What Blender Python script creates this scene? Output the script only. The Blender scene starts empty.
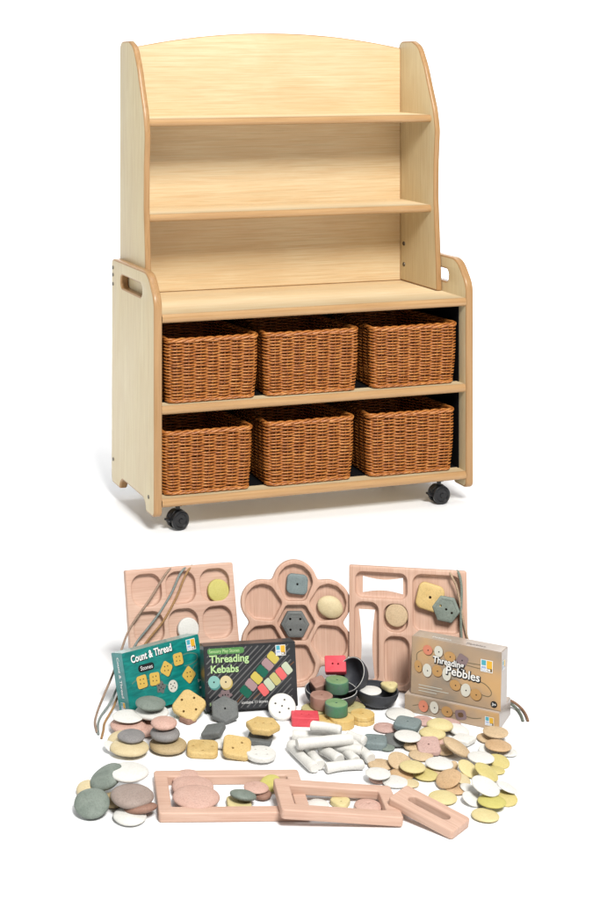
import bpy, bmesh, math, random
from mathutils import Vector, Matrix, noise
from mathutils.geometry import tessellate_polygon

R = math.radians
sc = bpy.context.scene
col = sc.collection
random.seed(7)

# ------------------------------------------------------------------ camera
# shifted lens, level camera: verticals of the shelf unit stay parallel
F, CX, HY, H = 1560.0, 100.0, 42.2, 1.453          # focal length / principal point in 600x900 units, camera height
cam = bpy.data.cameras.new('camera')
cam.sensor_fit = 'HORIZONTAL'; cam.sensor_width = 36.0
cam.lens = F / 600 * 36.0
cam.shift_x = (300 - CX) / 600
cam.shift_y = -(450 - HY) / 600
cam.clip_start = 0.05; cam.clip_end = 500
camo = bpy.data.objects.new('camera', cam); col.objects.link(camo)
camo.location = (0, 0, H); camo.rotation_euler = (R(90), 0, 0)
sc.camera = camo

# ------------------------------------------------------------------ light
w = bpy.data.worlds.new('World'); sc.world = w; w.use_nodes = True
w.node_tree.nodes['Background'].inputs[0].default_value = (1, 1, 1, 1)
w.node_tree.nodes['Background'].inputs[1].default_value = 0.22

def area(name, loc, target, size, power, c=(1, 1, 1)):
    l = bpy.data.lights.new(name, 'AREA'); l.shape = 'SQUARE'; l.size = size; l.energy = power; l.color = c
    o = bpy.data.objects.new(name, l); col.objects.link(o); o.location = loc
    o.rotation_euler = (Vector(target) - Vector(loc)).to_track_quat('-Z', 'Y').to_euler()
    return o
area('key_softbox', (1.7, -1.5, 6.2), (0.7, 4.3, 0.6), 2.2, 960, (1, .985, .95))
area('left_fill', (-4.2, 4.0, 2.2), (0.2, 4.8, 0.9), 1.6, 70, (.97, 1, .97))
area('overhead_fill', (0.8, 4.4, 6.5), (0.8, 5.0, 0), 3.0, 110)  # added fill without a seen source, lifts the floor to white
area('backdrop_fill', (0.8, 8.0, 4.6), (0.8, 12.0, 0.6), 3.0, 420)  # added fill that brings the backdrop up to white
sc.view_settings.view_transform = 'Standard'; sc.view_settings.look = 'None'
sc.view_settings.exposure = 0.0; sc.view_settings.gamma = 1.0
try:
    sc.cycles.max_bounces = 6
except Exception:
    pass

# ------------------------------------------------------------------ helpers
def ground(px, py, z=0.0):
    """point at height z seen at (px, py) of the 600x900 photograph"""
    y = F * (H - z) / (py - HY)
    return Vector(((px - CX) * y / F, y, z))
def at_depth(px, py, y):
    return Vector(((px - CX) * y / F, y, H - (py - HY) * y / F))
def pxsize(py, z=0.0):
    return (H - z) / (py - HY)                     # metres per photo pixel there

def s2l(c):
    return tuple((v / 255 / 12.92) if v / 255 <= .04045 else ((v / 255 + .055) / 1.055) ** 2.4 for v in c)
ALB = 0.70
def alb(c, k=ALB):
    return tuple(min(.9, v * k) for v in s2l(c)) + (1,)

def nodes(name):
    m = bpy.data.materials.new(name); m.use_nodes = True
    nt = m.node_tree; b = nt.nodes['Principled BSDF']
    return m, nt, b
def ramp(nt, a, c, b=None, lo=.3, hi=.7):
    r = nt.nodes.new('ShaderNodeValToRGB')
    r.color_ramp.elements[0].position = lo; r.color_ramp.elements[0].color = a
    r.color_ramp.elements[1].position = hi; r.color_ramp.elements[1].color = c
    if b is not None:
        e = r.color_ramp.elements.new((lo + hi) / 2); e.color = b
    return r
def texco(nt, scale=(1, 1, 1), rnd=True):
    tc = nt.nodes.new('ShaderNodeTexCoord'); mp = nt.nodes.new('ShaderNodeMapping')
    mp.inputs['Scale'].default_value = scale
    nt.links.new(tc.outputs['Object'], mp.inputs['Vector'])
    if rnd:
        oi = nt.nodes.new('ShaderNodeObjectInfo'); vm = nt.nodes.new('ShaderNodeMath'); vm.operation = 'MULTIPLY'
        vm.inputs[1].default_value = 37.0
        nt.links.new(oi.outputs['Random'], vm.inputs[0]); nt.links.new(vm.outputs[0], mp.inputs['Location'])
    return mp
def noise_tex(nt, vec, scale, detail=4, rough=.55, dist=0):
    n = nt.nodes.new('ShaderNodeTexNoise')
    n.inputs['Scale'].default_value = scale; n.inputs['Detail'].default_value = detail
    n.inputs['Roughness'].default_value = rough; n.inputs['Distortion'].default_value = dist
    nt.links.new(vec.outputs[0], n.inputs['Vector'])
    return n
def mixc(nt, f, a, b, blend='MIX'):
    m = nt.nodes.new('ShaderNodeMix'); m.data_type = 'RGBA'; m.blend_type = blend
    if isinstance(f, (int, float)): m.inputs[0].default_value = f
    else: nt.links.new(f, m.inputs[0])
    for i, v in ((6, a), (7, b)):
        if isinstance(v, tuple): m.inputs[i].default_value = v
        else: nt.links.new(v, m.inputs[i])
    return m.outputs[2]
def bump(nt, b, src, strength=.2, dist=.001):
    bp = nt.nodes.new('ShaderNodeBump'); bp.inputs['Strength'].default_value = strength
    bp.inputs['Distance'].default_value = dist
    nt.links.new(src, bp.inputs['Height']); nt.links.new(bp.outputs[0], b.inputs['Normal'])

def wood(name, light, dark, axis=0, fine=170, blot=(1, 1, 1), rough=.38, k=ALB, coat=.0, blotc=None, streak=.5):
    m, nt, b = nodes(name)
    sc_ = [1, 1, 1]; sc_[axis] = .035
    v = texco(nt, tuple(sc_))
    n = noise_tex(nt, v, fine, 5, .65)
    r = ramp(nt, alb(dark, k), alb(light, k), None, .25, .62)
    nt.links.new(n.outputs[0], r.inputs[0])
    sb = [1, 1, 1]; sb[axis] = .45
    v2 = texco(nt, tuple(sb))
    n2 = noise_tex(nt, v2, 6, 5, .6, .8)
    r2 = ramp(nt, (1, 1, 1, 1), (0, 0, 0, 1), None, .38, .62)
    nt.links.new(n2.outputs[0], r2.inputs[0])
    mul = nt.nodes.new('ShaderNodeMath'); mul.operation = 'MULTIPLY'; mul.inputs[1].default_value = streak
    nt.links.new(r2.outputs[0], mul.inputs[0])
    bc = alb(blotc or dark, k)
    out = mixc(nt, mul.outputs[0], r.outputs[0], bc)
    sp_ = [1, 1, 1]; sp_[axis] = .012
    n3 = noise_tex(nt, texco(nt, tuple(sp_)), fine * 2.4, 3, .6)
    r3 = ramp(nt, (.80, .76, .70, 1), (1, 1, 1, 1), None, .36, .47); nt.links.new(n3.outputs[0], r3.inputs[0])
    out = mixc(nt, .55, out, r3.outputs[0], 'MULTIPLY')
    nt.links.new(out, b.inputs['Base Color'])
    b.inputs['Roughness'].default_value = rough
    b.inputs['Coat Weight'].default_value = coat
    b.inputs['Specular IOR Level'].default_value = .4
    bump(nt, b, n.outputs[0], .12, .0004)
    return m

def plain(name, c, rough=.5, k=ALB, spec=.4, var=.06, scale=60, bmp=0.0, metal=0):
    m, nt, b = nodes(name)
    v = texco(nt)
    n = noise_tex(nt, v, scale, 4)
    a = alb(c, k)
    lo = tuple(x * (1 - var * 2) for x in a[:3]) + (1,); hi = tuple(min(.95, x * (1 + var)) for x in a[:3]) + (1,)
    r = ramp(nt, lo, hi); nt.links.new(n.outputs[0], r.inputs[0]); nt.links.new(r.outputs[0], b.inputs['Base Color'])
    b.inputs['Roughness'].default_value = rough; b.inputs['Specular IOR Level'].default_value = spec
    b.inputs['Metallic'].default_value = metal
    if bmp: bump(nt, b, n.outputs[0], bmp, .001)
    return m

def stone_mat(name, c, c2=None, speck=.1, rough=.62, k=ALB):
    """cast stone: cloudy tone, fine grain, small pits"""
    m, nt, b = nodes(name)
    a = alb(c, k)
    a2 = alb(c2, k) if c2 else tuple(x * .78 for x in a[:3]) + (1,)
    v = texco(nt)
    n = noise_tex(nt, v, 38, 5, .6, .6)
    r = ramp(nt, a2, a, None, .32, .6); nt.links.new(n.outputs[0], r.inputs[0])
    n2 = noise_tex(nt, v, 330, 5, .85)
    r2 = ramp(nt, (1 - speck * 3,) * 3 + (1,), (1, 1, 1, 1), None, .32, .52); nt.links.new(n2.outputs[0], r2.inputs[0])
    out = mixc(nt, 1.0, r.outputs[0], r2.outputs[0], 'MULTIPLY')
    nt.links.new(out, b.inputs['Base Color'])
    b.inputs['Roughness'].default_value = rough; b.inputs['Specular IOR Level'].default_value = .35
    bump(nt, b, n2.outputs[0], .35, .0004)
    return m

MAPLE_L, MAPLE_D = (252, 229, 187), (240, 204, 156)
M = {}
M['maple_h'] = wood('maple_horizontal_grain', MAPLE_L, MAPLE_D, 0, blotc=(232, 192, 138), streak=.30)
M['maple_v'] = wood('maple_vertical_grain', (244, 228, 188), (226, 204, 160), 2, blotc=(226, 198, 152), streak=.35)
M['edge'] = wood('beech_edge_band', (214, 172, 122), (192, 148, 100), 0, fine=120, rough=.3, streak=.3)
M['edge_v'] = wood('beech_edge_band_upright', (203, 160, 112), (180, 138, 92), 2, fine=120, rough=.3, streak=.3)
M['beech'] = wood('pale_beech', (229, 194, 173), (209, 169, 148), 0, fine=230, rough=.55, blotc=(208, 160, 138), streak=.35)
M['beech_v'] = wood('pale_beech_upright', (226, 189, 167), (206, 164, 142), 1, fine=230, rough=.55, blotc=(206, 158, 134), streak=.35)
M['shade_black'] = plain('bay_shade_black', (14, 14, 16), .7, 1, .2)  # black that stands for the deep shade inside the basket bays
M['rubber'] = plain('black_caster_plastic', (16, 17, 20), .35, 1, .5)
M['steel'] = plain('screw_steel', (90, 85, 78), .4, 1, .5, metal=.8)
M['print_dark'] = plain('dark_hole', (30, 26, 24), .8, 1, .2)

def wicker_mat(k=.8):
    m, nt, b = nodes('brown_wicker')
    v = texco(nt)
    n = noise_tex(nt, v, 60, 5, .8)
    r = ramp(nt, alb((140, 74, 28), k), alb((240, 170, 92), k), alb((204, 124, 56), k), .3, .7)
    nt.links.new(n.outputs[0], r.inputs[0])
    nt.links.new(r.outputs[0], b.inputs['Base Color'])
    b.inputs['Roughness'].default_value = .38; b.inputs['Specular IOR Level'].default_value = .5
    n2 = noise_tex(nt, v, 900, 2); bump(nt, b, n2.outputs[0], .3, .0005)
    return m
M['wicker'] = wicker_mat(.70); M['stake'] = wicker_mat(.40)

def pm(name, c, rough=.35, k=.72):
    key = 'p_' + name
    if key not in M: M[key] = plain('print_' + name, c, rough, k, .4, .02, 20)
    return M[key]

# ---- object bookkeeping
def tag(o, label, cat, group=None, kind=None):
    if label: o['label'] = label
    if cat: o['category'] = cat
    if group: o['group'] = group
    if kind: o['kind'] = kind
    return o
def empty(name, mat=None, loc=(0, 0, 0)):
    o = bpy.data.objects.new(name, None); o.empty_display_size = .02; col.objects.link(o)
    o.matrix_world = mat if mat is not None else Matrix.Translation(loc)
    return o

class MB:
    """collects geometry; build() links it as one mesh object"""
    def __init__(s): s.v = []; s.f = []; s.m = []
    def add(s, vs, fs, mi=0, mat=None):
        o = len(s.v)
        s.v += [tuple(mat @ Vector(p)) if mat is not None else tuple(p) for p in vs]
        s.f += [tuple(i + o for i in f) for f in fs]; s.m += [mi] * len(fs) if isinstance(mi, int) else list(mi)
        return s
    def build(s, name, mats, parent=None, smooth=True, matrix=None, angle=40):
        me = bpy.data.meshes.new(name); me.from_pydata(s.v, [], s.f)
        if not isinstance(mats, (list, tuple)): mats = [mats]
        for m in mats: me.materials.append(m)
        me.polygons.foreach_set('material_index', s.m)
        bm = bmesh.new(); bm.from_mesh(me); bmesh.ops.remove_doubles(bm, verts=bm.verts, dist=1e-6)
        bmesh.ops.recalc_face_normals(bm, faces=bm.faces)
        if smooth:
            for f in bm.faces: f.smooth = True
            for e in bm.edges:
                if len(e.link_faces) == 2 and e.calc_face_angle(0) > R(angle): e.smooth = False
        bm.to_mesh(me); bm.free()
        o = bpy.data.objects.new(name, me); col.objects.link(o)
        if parent is not None: o.parent = parent
        if matrix is not None: o.matrix_world = matrix
        return o

# ---- 2D outlines (counter-clockwise)
def area2(p):
    return .5 * sum(p[i][0] * p[(i + 1) % len(p)][1] - p[(i + 1) % len(p)][0] * p[i][1] for i in range(len(p)))
def ccw(p): return p if area2(p) > 0 else p[::-1]
def inset(p, d):
    """move every vertex of a ccw loop inwards by d"""
    if abs(d) < 1e-9: return list(p)
    n = len(p); out = []
    for i in range(n):
        a, b, c = p[i - 1], p[i], p[(i + 1) % n]
        e1 = Vector((b[0] - a[0], b[1] - a[1])); e2 = Vector((c[0] - b[0], c[1] - b[1]))
        if e1.length < 1e-9 or e2.length < 1e-9: out.append(b); continue
        e1.normalize(); e2.normalize()
        n1 = Vector((-e1.y, e1.x)); n2 = Vector((-e2.y, e2.x)); m = n1 + n2
        if m.length < 1e-6: m = n1.copy()
        m.normalize(); k = d / max(.4, m.dot(n1))
        out.append((b[0] + m.x * k, b[1] + m.y * k))
    return out
def rpoly(pts, r, seg=6):
    """rounded polygon through corner points"""
    pts = ccw(list(pts)); n = len(pts); out = []
    for i in range(n):
        rr = r[i] if isinstance(r, (list, tuple)) else r
        a, b, c = Vector(pts[i - 1]), Vector(pts[i]), Vector(pts[(i + 1) % n])
        u = (a - b).normalized(); v = (c - b).normalized()
        ang = u.angle(v); t = min(rr / math.tan(ang / 2), .49 * (a - b).length, .49 * (c - b).length)
        p0 = b + u * t; p1 = b + v * t
        for k in range(seg + 1):
            q = k / seg
            out.append(tuple(p0 * (1 - q) ** 2 + b * 2 * q * (1 - q) * 1 + p1 * q ** 2) if False else tuple(arc_pt(p0, b, p1, q)))
    return out
def arc_pt(p0, b, p1, q):
    # rational quadratic = circular arc
    u = (p0 - b).normalized(); v = (p1 - b).normalized(); w_ = math.sin(u.angle(v) / 2)
    a, m, c = (1 - q) ** 2, 2 * q * (1 - q) * w_, q * q
    return (p0 * a + b * m + p1 * c) / (a + m + c)
def rrect(cx, cy, w_, h_, r, seg=6, rot=0):
    p = rpoly([(-w_ / 2, -h_ / 2), (w_ / 2, -h_ / 2), (w_ / 2, h_ / 2), (-w_ / 2, h_ / 2)], r, seg)
    c, s = math.cos(rot), math.sin(rot)
    return [(cx + x * c - y * s, cy + x * s + y * c) for x, y in p]
def ngon(cx, cy, r, n, rot=0, rr=0, seg=5):
    p = [(cx + r * math.cos(rot + 2 * math.pi * i / n), cy + r * math.sin(rot + 2 * math.pi * i / n)) for i in range(n)]
    return rpoly(p, rr, seg) if rr else p
def circ(cx, cy, r, n=24, ry=None, rot=0):
    ry = ry or r; c, s = math.cos(rot), math.sin(rot)
    return [(cx + r * math.cos(t) * c - ry * math.sin(t) * s, cy + r * math.cos(t) * s + ry * math.sin(t) * c)
            for t in (2 * math.pi * i / n for i in range(n))]

def fill(mb, loops, z, mi=0, mat=None):
    vs = [[Vector((x, y, 0)) for x, y in l] for l in loops]
    tris = tessellate_polygon(vs)
    flat = [(x, y, z) for l in loops for x, y in l]
    mb.add(flat, [t for t in tris if len(set(t)) == 3], mi, mat)
def loft(mb, rings, mi=0, mat=None, close=True):
    n = len(rings[0]); vs = [p for r_ in rings for p in r_]; fs = []
    for k in range(len(rings) - 1):
        for i in range(n if close else n - 1):
            j = (i + 1) % n
            fs.append((k * n + i, k * n + j, (k + 1) * n + j, (k + 1) * n + i))
    mb.add(vs, fs, mi, mat)
def slab(mb, outer, t, bev, holes=(), mi_face=0, mi_edge=None, mat=None, hb=None, seg=4, dome=0):
    """plate 0..t with rounded rim, through holes; extruded along local z"""
    mi_edge = mi_face if mi_edge is None else mi_edge
    hb = bev if hb is None else hb
    outer = ccw(outer); holes = [ccw(h) for h in holes]
    def prof(b):
        lo = [(b * (1 - math.sin(a)), b * (1 - math.cos(a))) for a in (math.pi / 2 * i / seg for i in range(seg + 1))]
        # (inset, z)
        up = [(i_, t - z_) for i_, z_ in reversed(lo)]
        return lo, up
    lo, up = prof(bev)
    rings = [[(x, y, z_) for x, y in inset(outer, i_)] for i_, z_ in lo + up]
    loft(mb, rings, mi_edge, mat)
    lo, up = prof(hb)
    for h in holes:
        rings = [[(x, y, z_) for x, y in inset(h, -i_)] for i_, z_ in lo + up]
        loft(mb, rings, mi_edge, mat)
    ho = [inset(h, -hb) for h in holes]
    fill(mb, [inset(outer, bev)] + ho, t, mi_face, mat)
    fill(mb, [inset(outer, bev)] + ho, 0, mi_face, mat)
def box(mb, x0, x1, y0, y1, z0, z1, mi=0, mat=None):
    v = [(x, y, z) for z in (z0, z1) for y in (y0, y1) for x in (x0, x1)]
    mb.add(v, [(0, 2, 3, 1), (4, 5, 7, 6), (0, 1, 5, 4), (2, 6, 7, 3), (0, 4, 6, 2), (1, 3, 7, 5)], mi, mat)
def tube(mb, pts, r, n=8, mi=0, closed=False, caps=True, mat=None):
    pts = [Vector(p) for p in pts]; N = len(pts); rings = []
    prev = None
    for i in range(N):
        if closed: d = pts[(i + 1) % N] - pts[i - 1]
        else: d = pts[min(i + 1, N - 1)] - pts[max(i - 1, 0)]
        d.normalize()
        if prev is None:
            prev = d.orthogonal().normalized()
        prev = (prev - d * prev.dot(d)).normalized(); b = d.cross(prev)
        rad = r(i / (N - 1)) if callable(r) else r
        rings.append([tuple(pts[i] + (prev * math.cos(a) + b * math.sin(a)) * rad) for a in (2 * math.pi * k / n for k in range(n))])
    if closed: rings.append(rings[0])
    loft(mb, rings, mi, mat)
    if caps and not closed:
        mb.add(rings[0], [tuple(range(n))], mi, mat); mb.add(rings[-1], [tuple(range(n))], mi, mat)
def lathe(mb, prof, n=40, mi=0, mat=None, sx=1, sy=1):
    rings = [[(r_ * math.cos(2 * math.pi * k / n) * sx, r_ * math.sin(2 * math.pi * k / n) * sy, z) for k in range(n)] for r_, z in prof]
    loft(mb, rings, mi, mat)
def spline(pts, sub=8):
    pts = [Vector(p) for p in pts]; out = []
    P = [pts[0] * 2 - pts[1]] + pts + [pts[-1] * 2 - pts[-2]]
    for i in range(1, len(P) - 2):
        for k in range(sub):
            t = k / sub; a, b, c, d = P[i - 1], P[i], P[i + 1], P[i + 2]
            out.append(.5 * ((2 * b) + (c - a) * t + (2 * a - 5 * b + 4 * c - d) * t * t + (3 * b - a - 3 * c + d) * t ** 3))
    out.append(pts[-1]); return out
# matrices that map slab xy-plane / z-thickness onto other axes
YZ_X = Matrix(((0, 0, 1, 0), (1, 0, 0, 0), (0, 1, 0, 0), (0, 0, 0, 1)))      # (a, b, t) -> x=t, y=a, z=b
XZ_Y = Matrix(((1, 0, 0, 0), (0, 0, 1, 0), (0, 1, 0, 0), (0, 0, 0, 1)))      # (a, b, t) -> x=a, y=t, z=b

# ------------------------------------------------------------------ setting
mb = MB()          # seamless paper: floor that sweeps up into the backdrop
sweep = [(-12, 0), (10, 0)] + [(10 + 2.5 * math.sin(R(a)), 2.5 - 2.5 * math.cos(R(a))) for a in range(6, 91, 6)] + [(12.5, 7)]
loft(mb, [[(x, y, z) for y, z in sweep] for x in (-12, 14)], close=False)
fm, nt, b = nodes('white_studio_floor')
v = texco(nt, rnd=False); n = noise_tex(nt, v, 3, 3)
r = ramp(nt, (.83, .835, .85, 1), (.85, .855, .865, 1)); nt.links.new(n.outputs[0], r.inputs[0]); nt.links.new(r.outputs[0], b.inputs['Base Color'])
b.inputs['Roughness'].default_value = .6; b.inputs['Specular IOR Level'].default_value = .2
fl = mb.build('floor', fm); fl['kind'] = 'structure'

# ------------------------------------------------------------------ shelf unit
W, D, T, TS = 1.066, .41, .026, .019
YAW = .3033
unit = empty('storage_shelf', Matrix.Translation((.1597, 4.5938, 0)) @ Matrix.Rotation(YAW, 4, 'Z'))
tag(unit, 'tall maple shelving unit on black casters holding six wicker baskets', 'shelf unit')
ZF = .049                                                # underside of the feet
Z1, Z2, Z3 = .622, .3505, .077                           # undersides of top, middle and bottom boards
BT = .026

def base_panel(x0):
    prof = [(.0, ZF + .0), (.075, ZF), (.085, ZF + .022), (.10, ZF + .034), (.30, ZF + .034), (.318, ZF + .022),
            (.328, ZF), (D, ZF), (D + .004, ZF + .02), (D + .004, .757), (D - .02, .764), (.06, .766), (0, .69)]
    rr = [.02, .008, .012, .02, .02, .012, .008, .012, .02, .02, .02, .07, .08]
    out = rpoly(prof, rr, 6)
    # corner radii follow the order of prof (it is ccw in the (depth, height) plane)
    slot = rrect(.215, .703, .205, .040, .017, 6)
    mb = MB(); slab(mb, out, T, .006, [slot], 0, 1, YZ_X @ Matrix.Identity(4), hb=.005)
    mb.v = [(x + x0, y, z) for x, y, z in mb.v]
    return mb
for x0 in (0, W - T):
    sp = base_panel(x0).build('side_panel', [M['maple_v'], M['edge_v']], unit)
    if x0 == 0:
        for (vv, zz) in ((.395, .735), (.395, .712), (.395, .683), (.392, .125), (.05, .10)):
            s = MB(); lathe(s, [(0, -.002), (.0055, -.0018), (.006, .001)], 14, mat=Matrix.Translation((0, vv, zz)) @ Matrix.Rotation(R(90), 4, 'Y'))
            s.build('screw', M['steel'], sp)

def board(name, x0, x1, y0, y1, z, parent=unit, th=BT):
    """horizontal board with a rounded beech front edge"""
    mb = MB(); e = .010; seg = 6
    prof = [(y0 + e - e * math.sin(a) , z + th / 2 - (th / 2) * math.cos(a)) for a in (math.pi * i / seg for i in range(seg + 1))]
    rings = [[(x, p[0], p[1]) for p in prof] for x in (x0, x1)]
    loft(mb, rings, 1, close=False)
    box(mb, x0, x1, y0 + e, y1, z, z + th, 0)
    return mb.build(name, [M['maple_h'], M['edge']], parent, angle=50)
board('top_board', T, W - T, .0, D, Z1)
board('middle_board', T, W - T, .004, D - .01, Z2)
board('bottom_board', T, W - T, .0, D - .01, Z3)
mb = MB(); box(mb, T, W - T, D - .008, D - .002, Z3 + .002, Z1 - .001); mb.build('back_board', M['shade_black'], unit, False)  # back panel, the shade behind the baskets put into its black
for zb_, zt_ in ((Z3 + BT, Z2), (Z2 + BT, Z1)):          # added sheets in the two basket bays, deep shade painted as black
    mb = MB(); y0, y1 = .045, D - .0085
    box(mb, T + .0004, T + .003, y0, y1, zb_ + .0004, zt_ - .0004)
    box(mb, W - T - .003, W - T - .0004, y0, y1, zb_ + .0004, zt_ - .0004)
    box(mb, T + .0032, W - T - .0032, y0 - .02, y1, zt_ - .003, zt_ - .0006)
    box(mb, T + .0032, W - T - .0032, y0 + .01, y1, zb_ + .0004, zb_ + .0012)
    mb.build('bay_shade_sheets', M['shade_black'], unit, False)

# upper case
UL, UR, VF, VB = T + TS, W - T - TS, .185, .405
ZT = Z1 + BT + .0004
def upper_panel(x0):
    prof = [(.148, ZT), (VB + .006, ZT), (VB + .006, 1.455), (.315, 1.457), (.272, 1.44), (.232, 1.375), (.205, 1.31), (.172, 1.235), (.158, 1.17), (.166, 1.07), (.168, .95), (.157, .80)]
    rr = [.006, .006, .03, .03, .06, .2, .2, .2, .1, .3, .3, .3]
    out = rpoly(prof, rr, 5)
    mb = MB(); slab(mb, out, TS, .0055, [], 0, 1, YZ_X)
    mb.v = [(x + x0, y, z) for x, y, z in mb.v]
    return mb
for x0 in (T + .0006, UR - .0006):
    sp = upper_panel(x0).build('upper_side_panel', [M['maple_v'], M['edge_v']], unit)
    if x0 > .5:
        for zz in (.775, .705):
            s = MB(); lathe(s, [(0, .003), (.006, .0025), (.0075, 0), (.0075, -.001)], 16, mat=Matrix.Translation((x0, VB - .035, zz)) @ Matrix.Rotation(R(-90), 4, 'Y'))
            s.build('bolt', M['steel'], sp)
mb = MB()
arch = [(UL, ZT), (UR, ZT)] + [(UL + (UR - UL) * (1 - i / 40), 1.432 + .050 * (1 - (2 * i / 40 - 1) ** 2)) for i in range(41)]
slab(mb, arch, .012, .003, [], 0, 1, Matrix.Translation((0, VB - .012, 0)) @ XZ_Y)
mb.build('arched_back', [M['maple_h'], M['edge']], unit)
board('shelf_board', UL, UR, VF, VB - .0125, 1.192, th=.024)
board('shelf_board', UL, UR, VF, VB - .0125, .899, th=.024)

def caster(u, v_, rot):
    m0 = Matrix.Translation((u, v_, 0)) @ Matrix.Rotation(rot, 4, 'Z')
    mb = MB()
    lathe(mb, [(.0001, .076), (.016, .076), (.016, .071), (.007, .068), (.007, .05)], 20, mat=m0)
    # hood over the wheels
    hood = [(-.030, .024), (-.022, .024), (-.018, .03), (.012, .03), (.024, .03), (.029, .036)] + [(.030 * math.cos(a), .030 + .031 * math.sin(a)) for a in (R(20), R(45), R(70), R(95), R(120), R(150))]
    slab(mb, hood, .014, .002, [], 0, 0, m0 @ Matrix.Translation((0, -.007, 0)) @ XZ_Y)
    slab(mb, rrect(-.034, .034, .020, .007, .003), .012, .001, [], 0, 0, m0 @ Matrix.Translation((0, -.006, 0)) @ XZ_Y)   # brake tab
    c = mb.build('caster', M['rubber'], unit)
    for s in (-1, 1):
        wmb = MB()
        R_, h = .029, .013
        prof = [(.0001, h), (.006, h), (.008, h - .003), (.018, h - .003), (.0205, h), (.0235, h), (R_, h - .003), (R_, .002), (R_ - .002, 0), (.0001, 0)]
        lathe(wmb, prof, 36, mat=m0 @ Matrix.Translation((0, s * .009, R_)) @ Matrix.Rotation(R(-90 * s), 4, 'X'))
        wmb.build('wheel', M['rubber'], c)
caster(.088, .04, R(12)); caster(.965, .04, R(2)); caster(.15, .33, R(60)); caster(.955, .36, R(20))

# ------------------------------------------------------------------ wicker baskets
def basket_meshes(seed, w_, d_, h_):
    rnd = random.Random(seed)
    def outline(z, off=0, n=None):
        k = .955 + .045 * z / h_
        bulge = .003 * math.sin(math.pi * z / h_)
        q = rrect(0, 0, w_ * k + 2 * (off + bulge), d_ * k + 2 * (off + bulge), .020, 8)
        return [(x * (1 - .19 * (y / d_ + .5)), y) for x, y in q]
    def resample(p, n):
        L = [0]
        for i in range(len(p)): L.append(L[-1] + (Vector(p[(i + 1) % len(p)]) - Vector(p[i])).length)
        out = []; j = 0
        for k in range(n):
            s = L[-1] * k / n
            while L[j + 1] < s: j += 1
            t = (s - L[j]) / (L[j + 1] - L[j]); a = Vector(p[j]); b = Vector(p[(j + 1) % len(p)])
            out.append(a.lerp(b, t))
        return out
    NS = 30; PER = 9; N = NS * PER
    weave = MB(); rows = 37; z0, z1 = .012, h_ - .014
    cen = Vector((0, 0))
    for r_ in range(rows):
        zc = z0 + (z1 - z0) * r_ / (rows - 1)
        p = resample(outline(zc), N); ph = rnd.random() * 6
        pts = []
        for i in range(N):
            q = p[i]; nxt = p[(i + 1) % N] - p[i - 1]; nrm = Vector((nxt.y, -nxt.x)).normalized()
            s = math.cos(math.pi * i / PER + math.pi * r_)
            off = .0046 * math.copysign(abs(s) ** .8, s) + .0008 * noise.noise(Vector((i * .11, r_ * 3.1, seed)))
            zz = zc + .0009 * noise.noise(Vector((i * .06, r_ * 1.7, seed + 5))) + .0007 * math.sin(ph + i * .05)
            pts.append((q.x + nrm.x * off, q.y + nrm.y * off, zz))
        rad = .00235 * (.92 + .16 * rnd.random())
        tube(weave, pts, rad, 5, closed=True)
    st = MB()
    for k in range(NS):
        pts = []
        i = k * PER
        for j in range(7):
            z = .004 + (h_ - .012) * j / 6; q = resample(outline(z), N)[i]
            pts.append((q.x + rnd.uniform(-.0006, .0006), q.y + rnd.uniform(-.0006, .0006), z))
        tube(st, pts, .0026, 6)
    def braid(zc, amp, rad, off, turns):
        m_ = MB(); p = resample(outline(max(0, min(h_, zc)), off), 420)
        for s in range(3):
            pts = []
            for i in range(420):
                nxt = p[(i + 1) % 420] - p[i - 1]; nrm = Vector((nxt.y, -nxt.x)).normalized(); a = 2 * math.pi * (turns * i / 420 + s / 3)
                pts.append((p[i].x + nrm.x * amp * math.cos(a), p[i].y + nrm.y * amp * math.cos(a), zc + amp * math.sin(a) + .0008 * noise.noise(Vector((i * .04, s, seed)))))
            tube(m_, pts, rad, 6, closed=True)
        return m_
    rim = braid(h_ - .007, .0042, .0035, .001, 13)
    foot = braid(.006, .0028, .0030, .001, 16)
    base = MB(); slab(base, outline(.01, -.004), .006, .001, [], 0, 0, Matrix.Translation((0, 0, .003)))
    return weave, st, rim, foot, base
Bsk = [  # centre u, board z, width, height, label
    (.193, Z2 + BT, .296, .199, 'upper left wicker basket, on the middle board beside the left side panel'),
    (.5225, Z2 + BT, .313, .199, 'upper centre wicker basket, under the top board between two others'),
    (.8695, Z2 + BT, .299, .197, 'upper right wicker basket, on the middle board beside the right side panel'),
    (.182, Z3 + BT, .286, .197, 'lower left wicker basket, on the bottom board above the front caster'),
    (.514, Z3 + BT, .296, .202, 'lower centre wicker basket, on the bottom board between two others'),
    (.862, Z3 + BT, .300, .202, 'lower right wicker basket, on the bottom board beside the right side panel')]
for i, (u, z, bw, bh, lab) in enumerate(Bsk):
    o = empty('wicker_basket', unit.matrix_world @ Matrix.Translation((u, .190, z + .0015)) @ Matrix.Rotation(R([.6, -.5, .8, -.7, .4, -.6][i]), 4, 'Z'))
    tag(o, lab, 'basket', 'wicker baskets in the shelf unit')
    we, st, ri, fo, ba = basket_meshes(i * 13 + 1, bw - .006, .335, bh - .004)
    we.build('weave', M['wicker'], o, angle=180); st.build('stakes', M['stake'], o, angle=180)
    ri.build('rim', M['wicker'], o, angle=180); fo.build('foot_rim', M['wicker'], o, angle=180); ba.build('base', M['wicker'], o)

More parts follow.
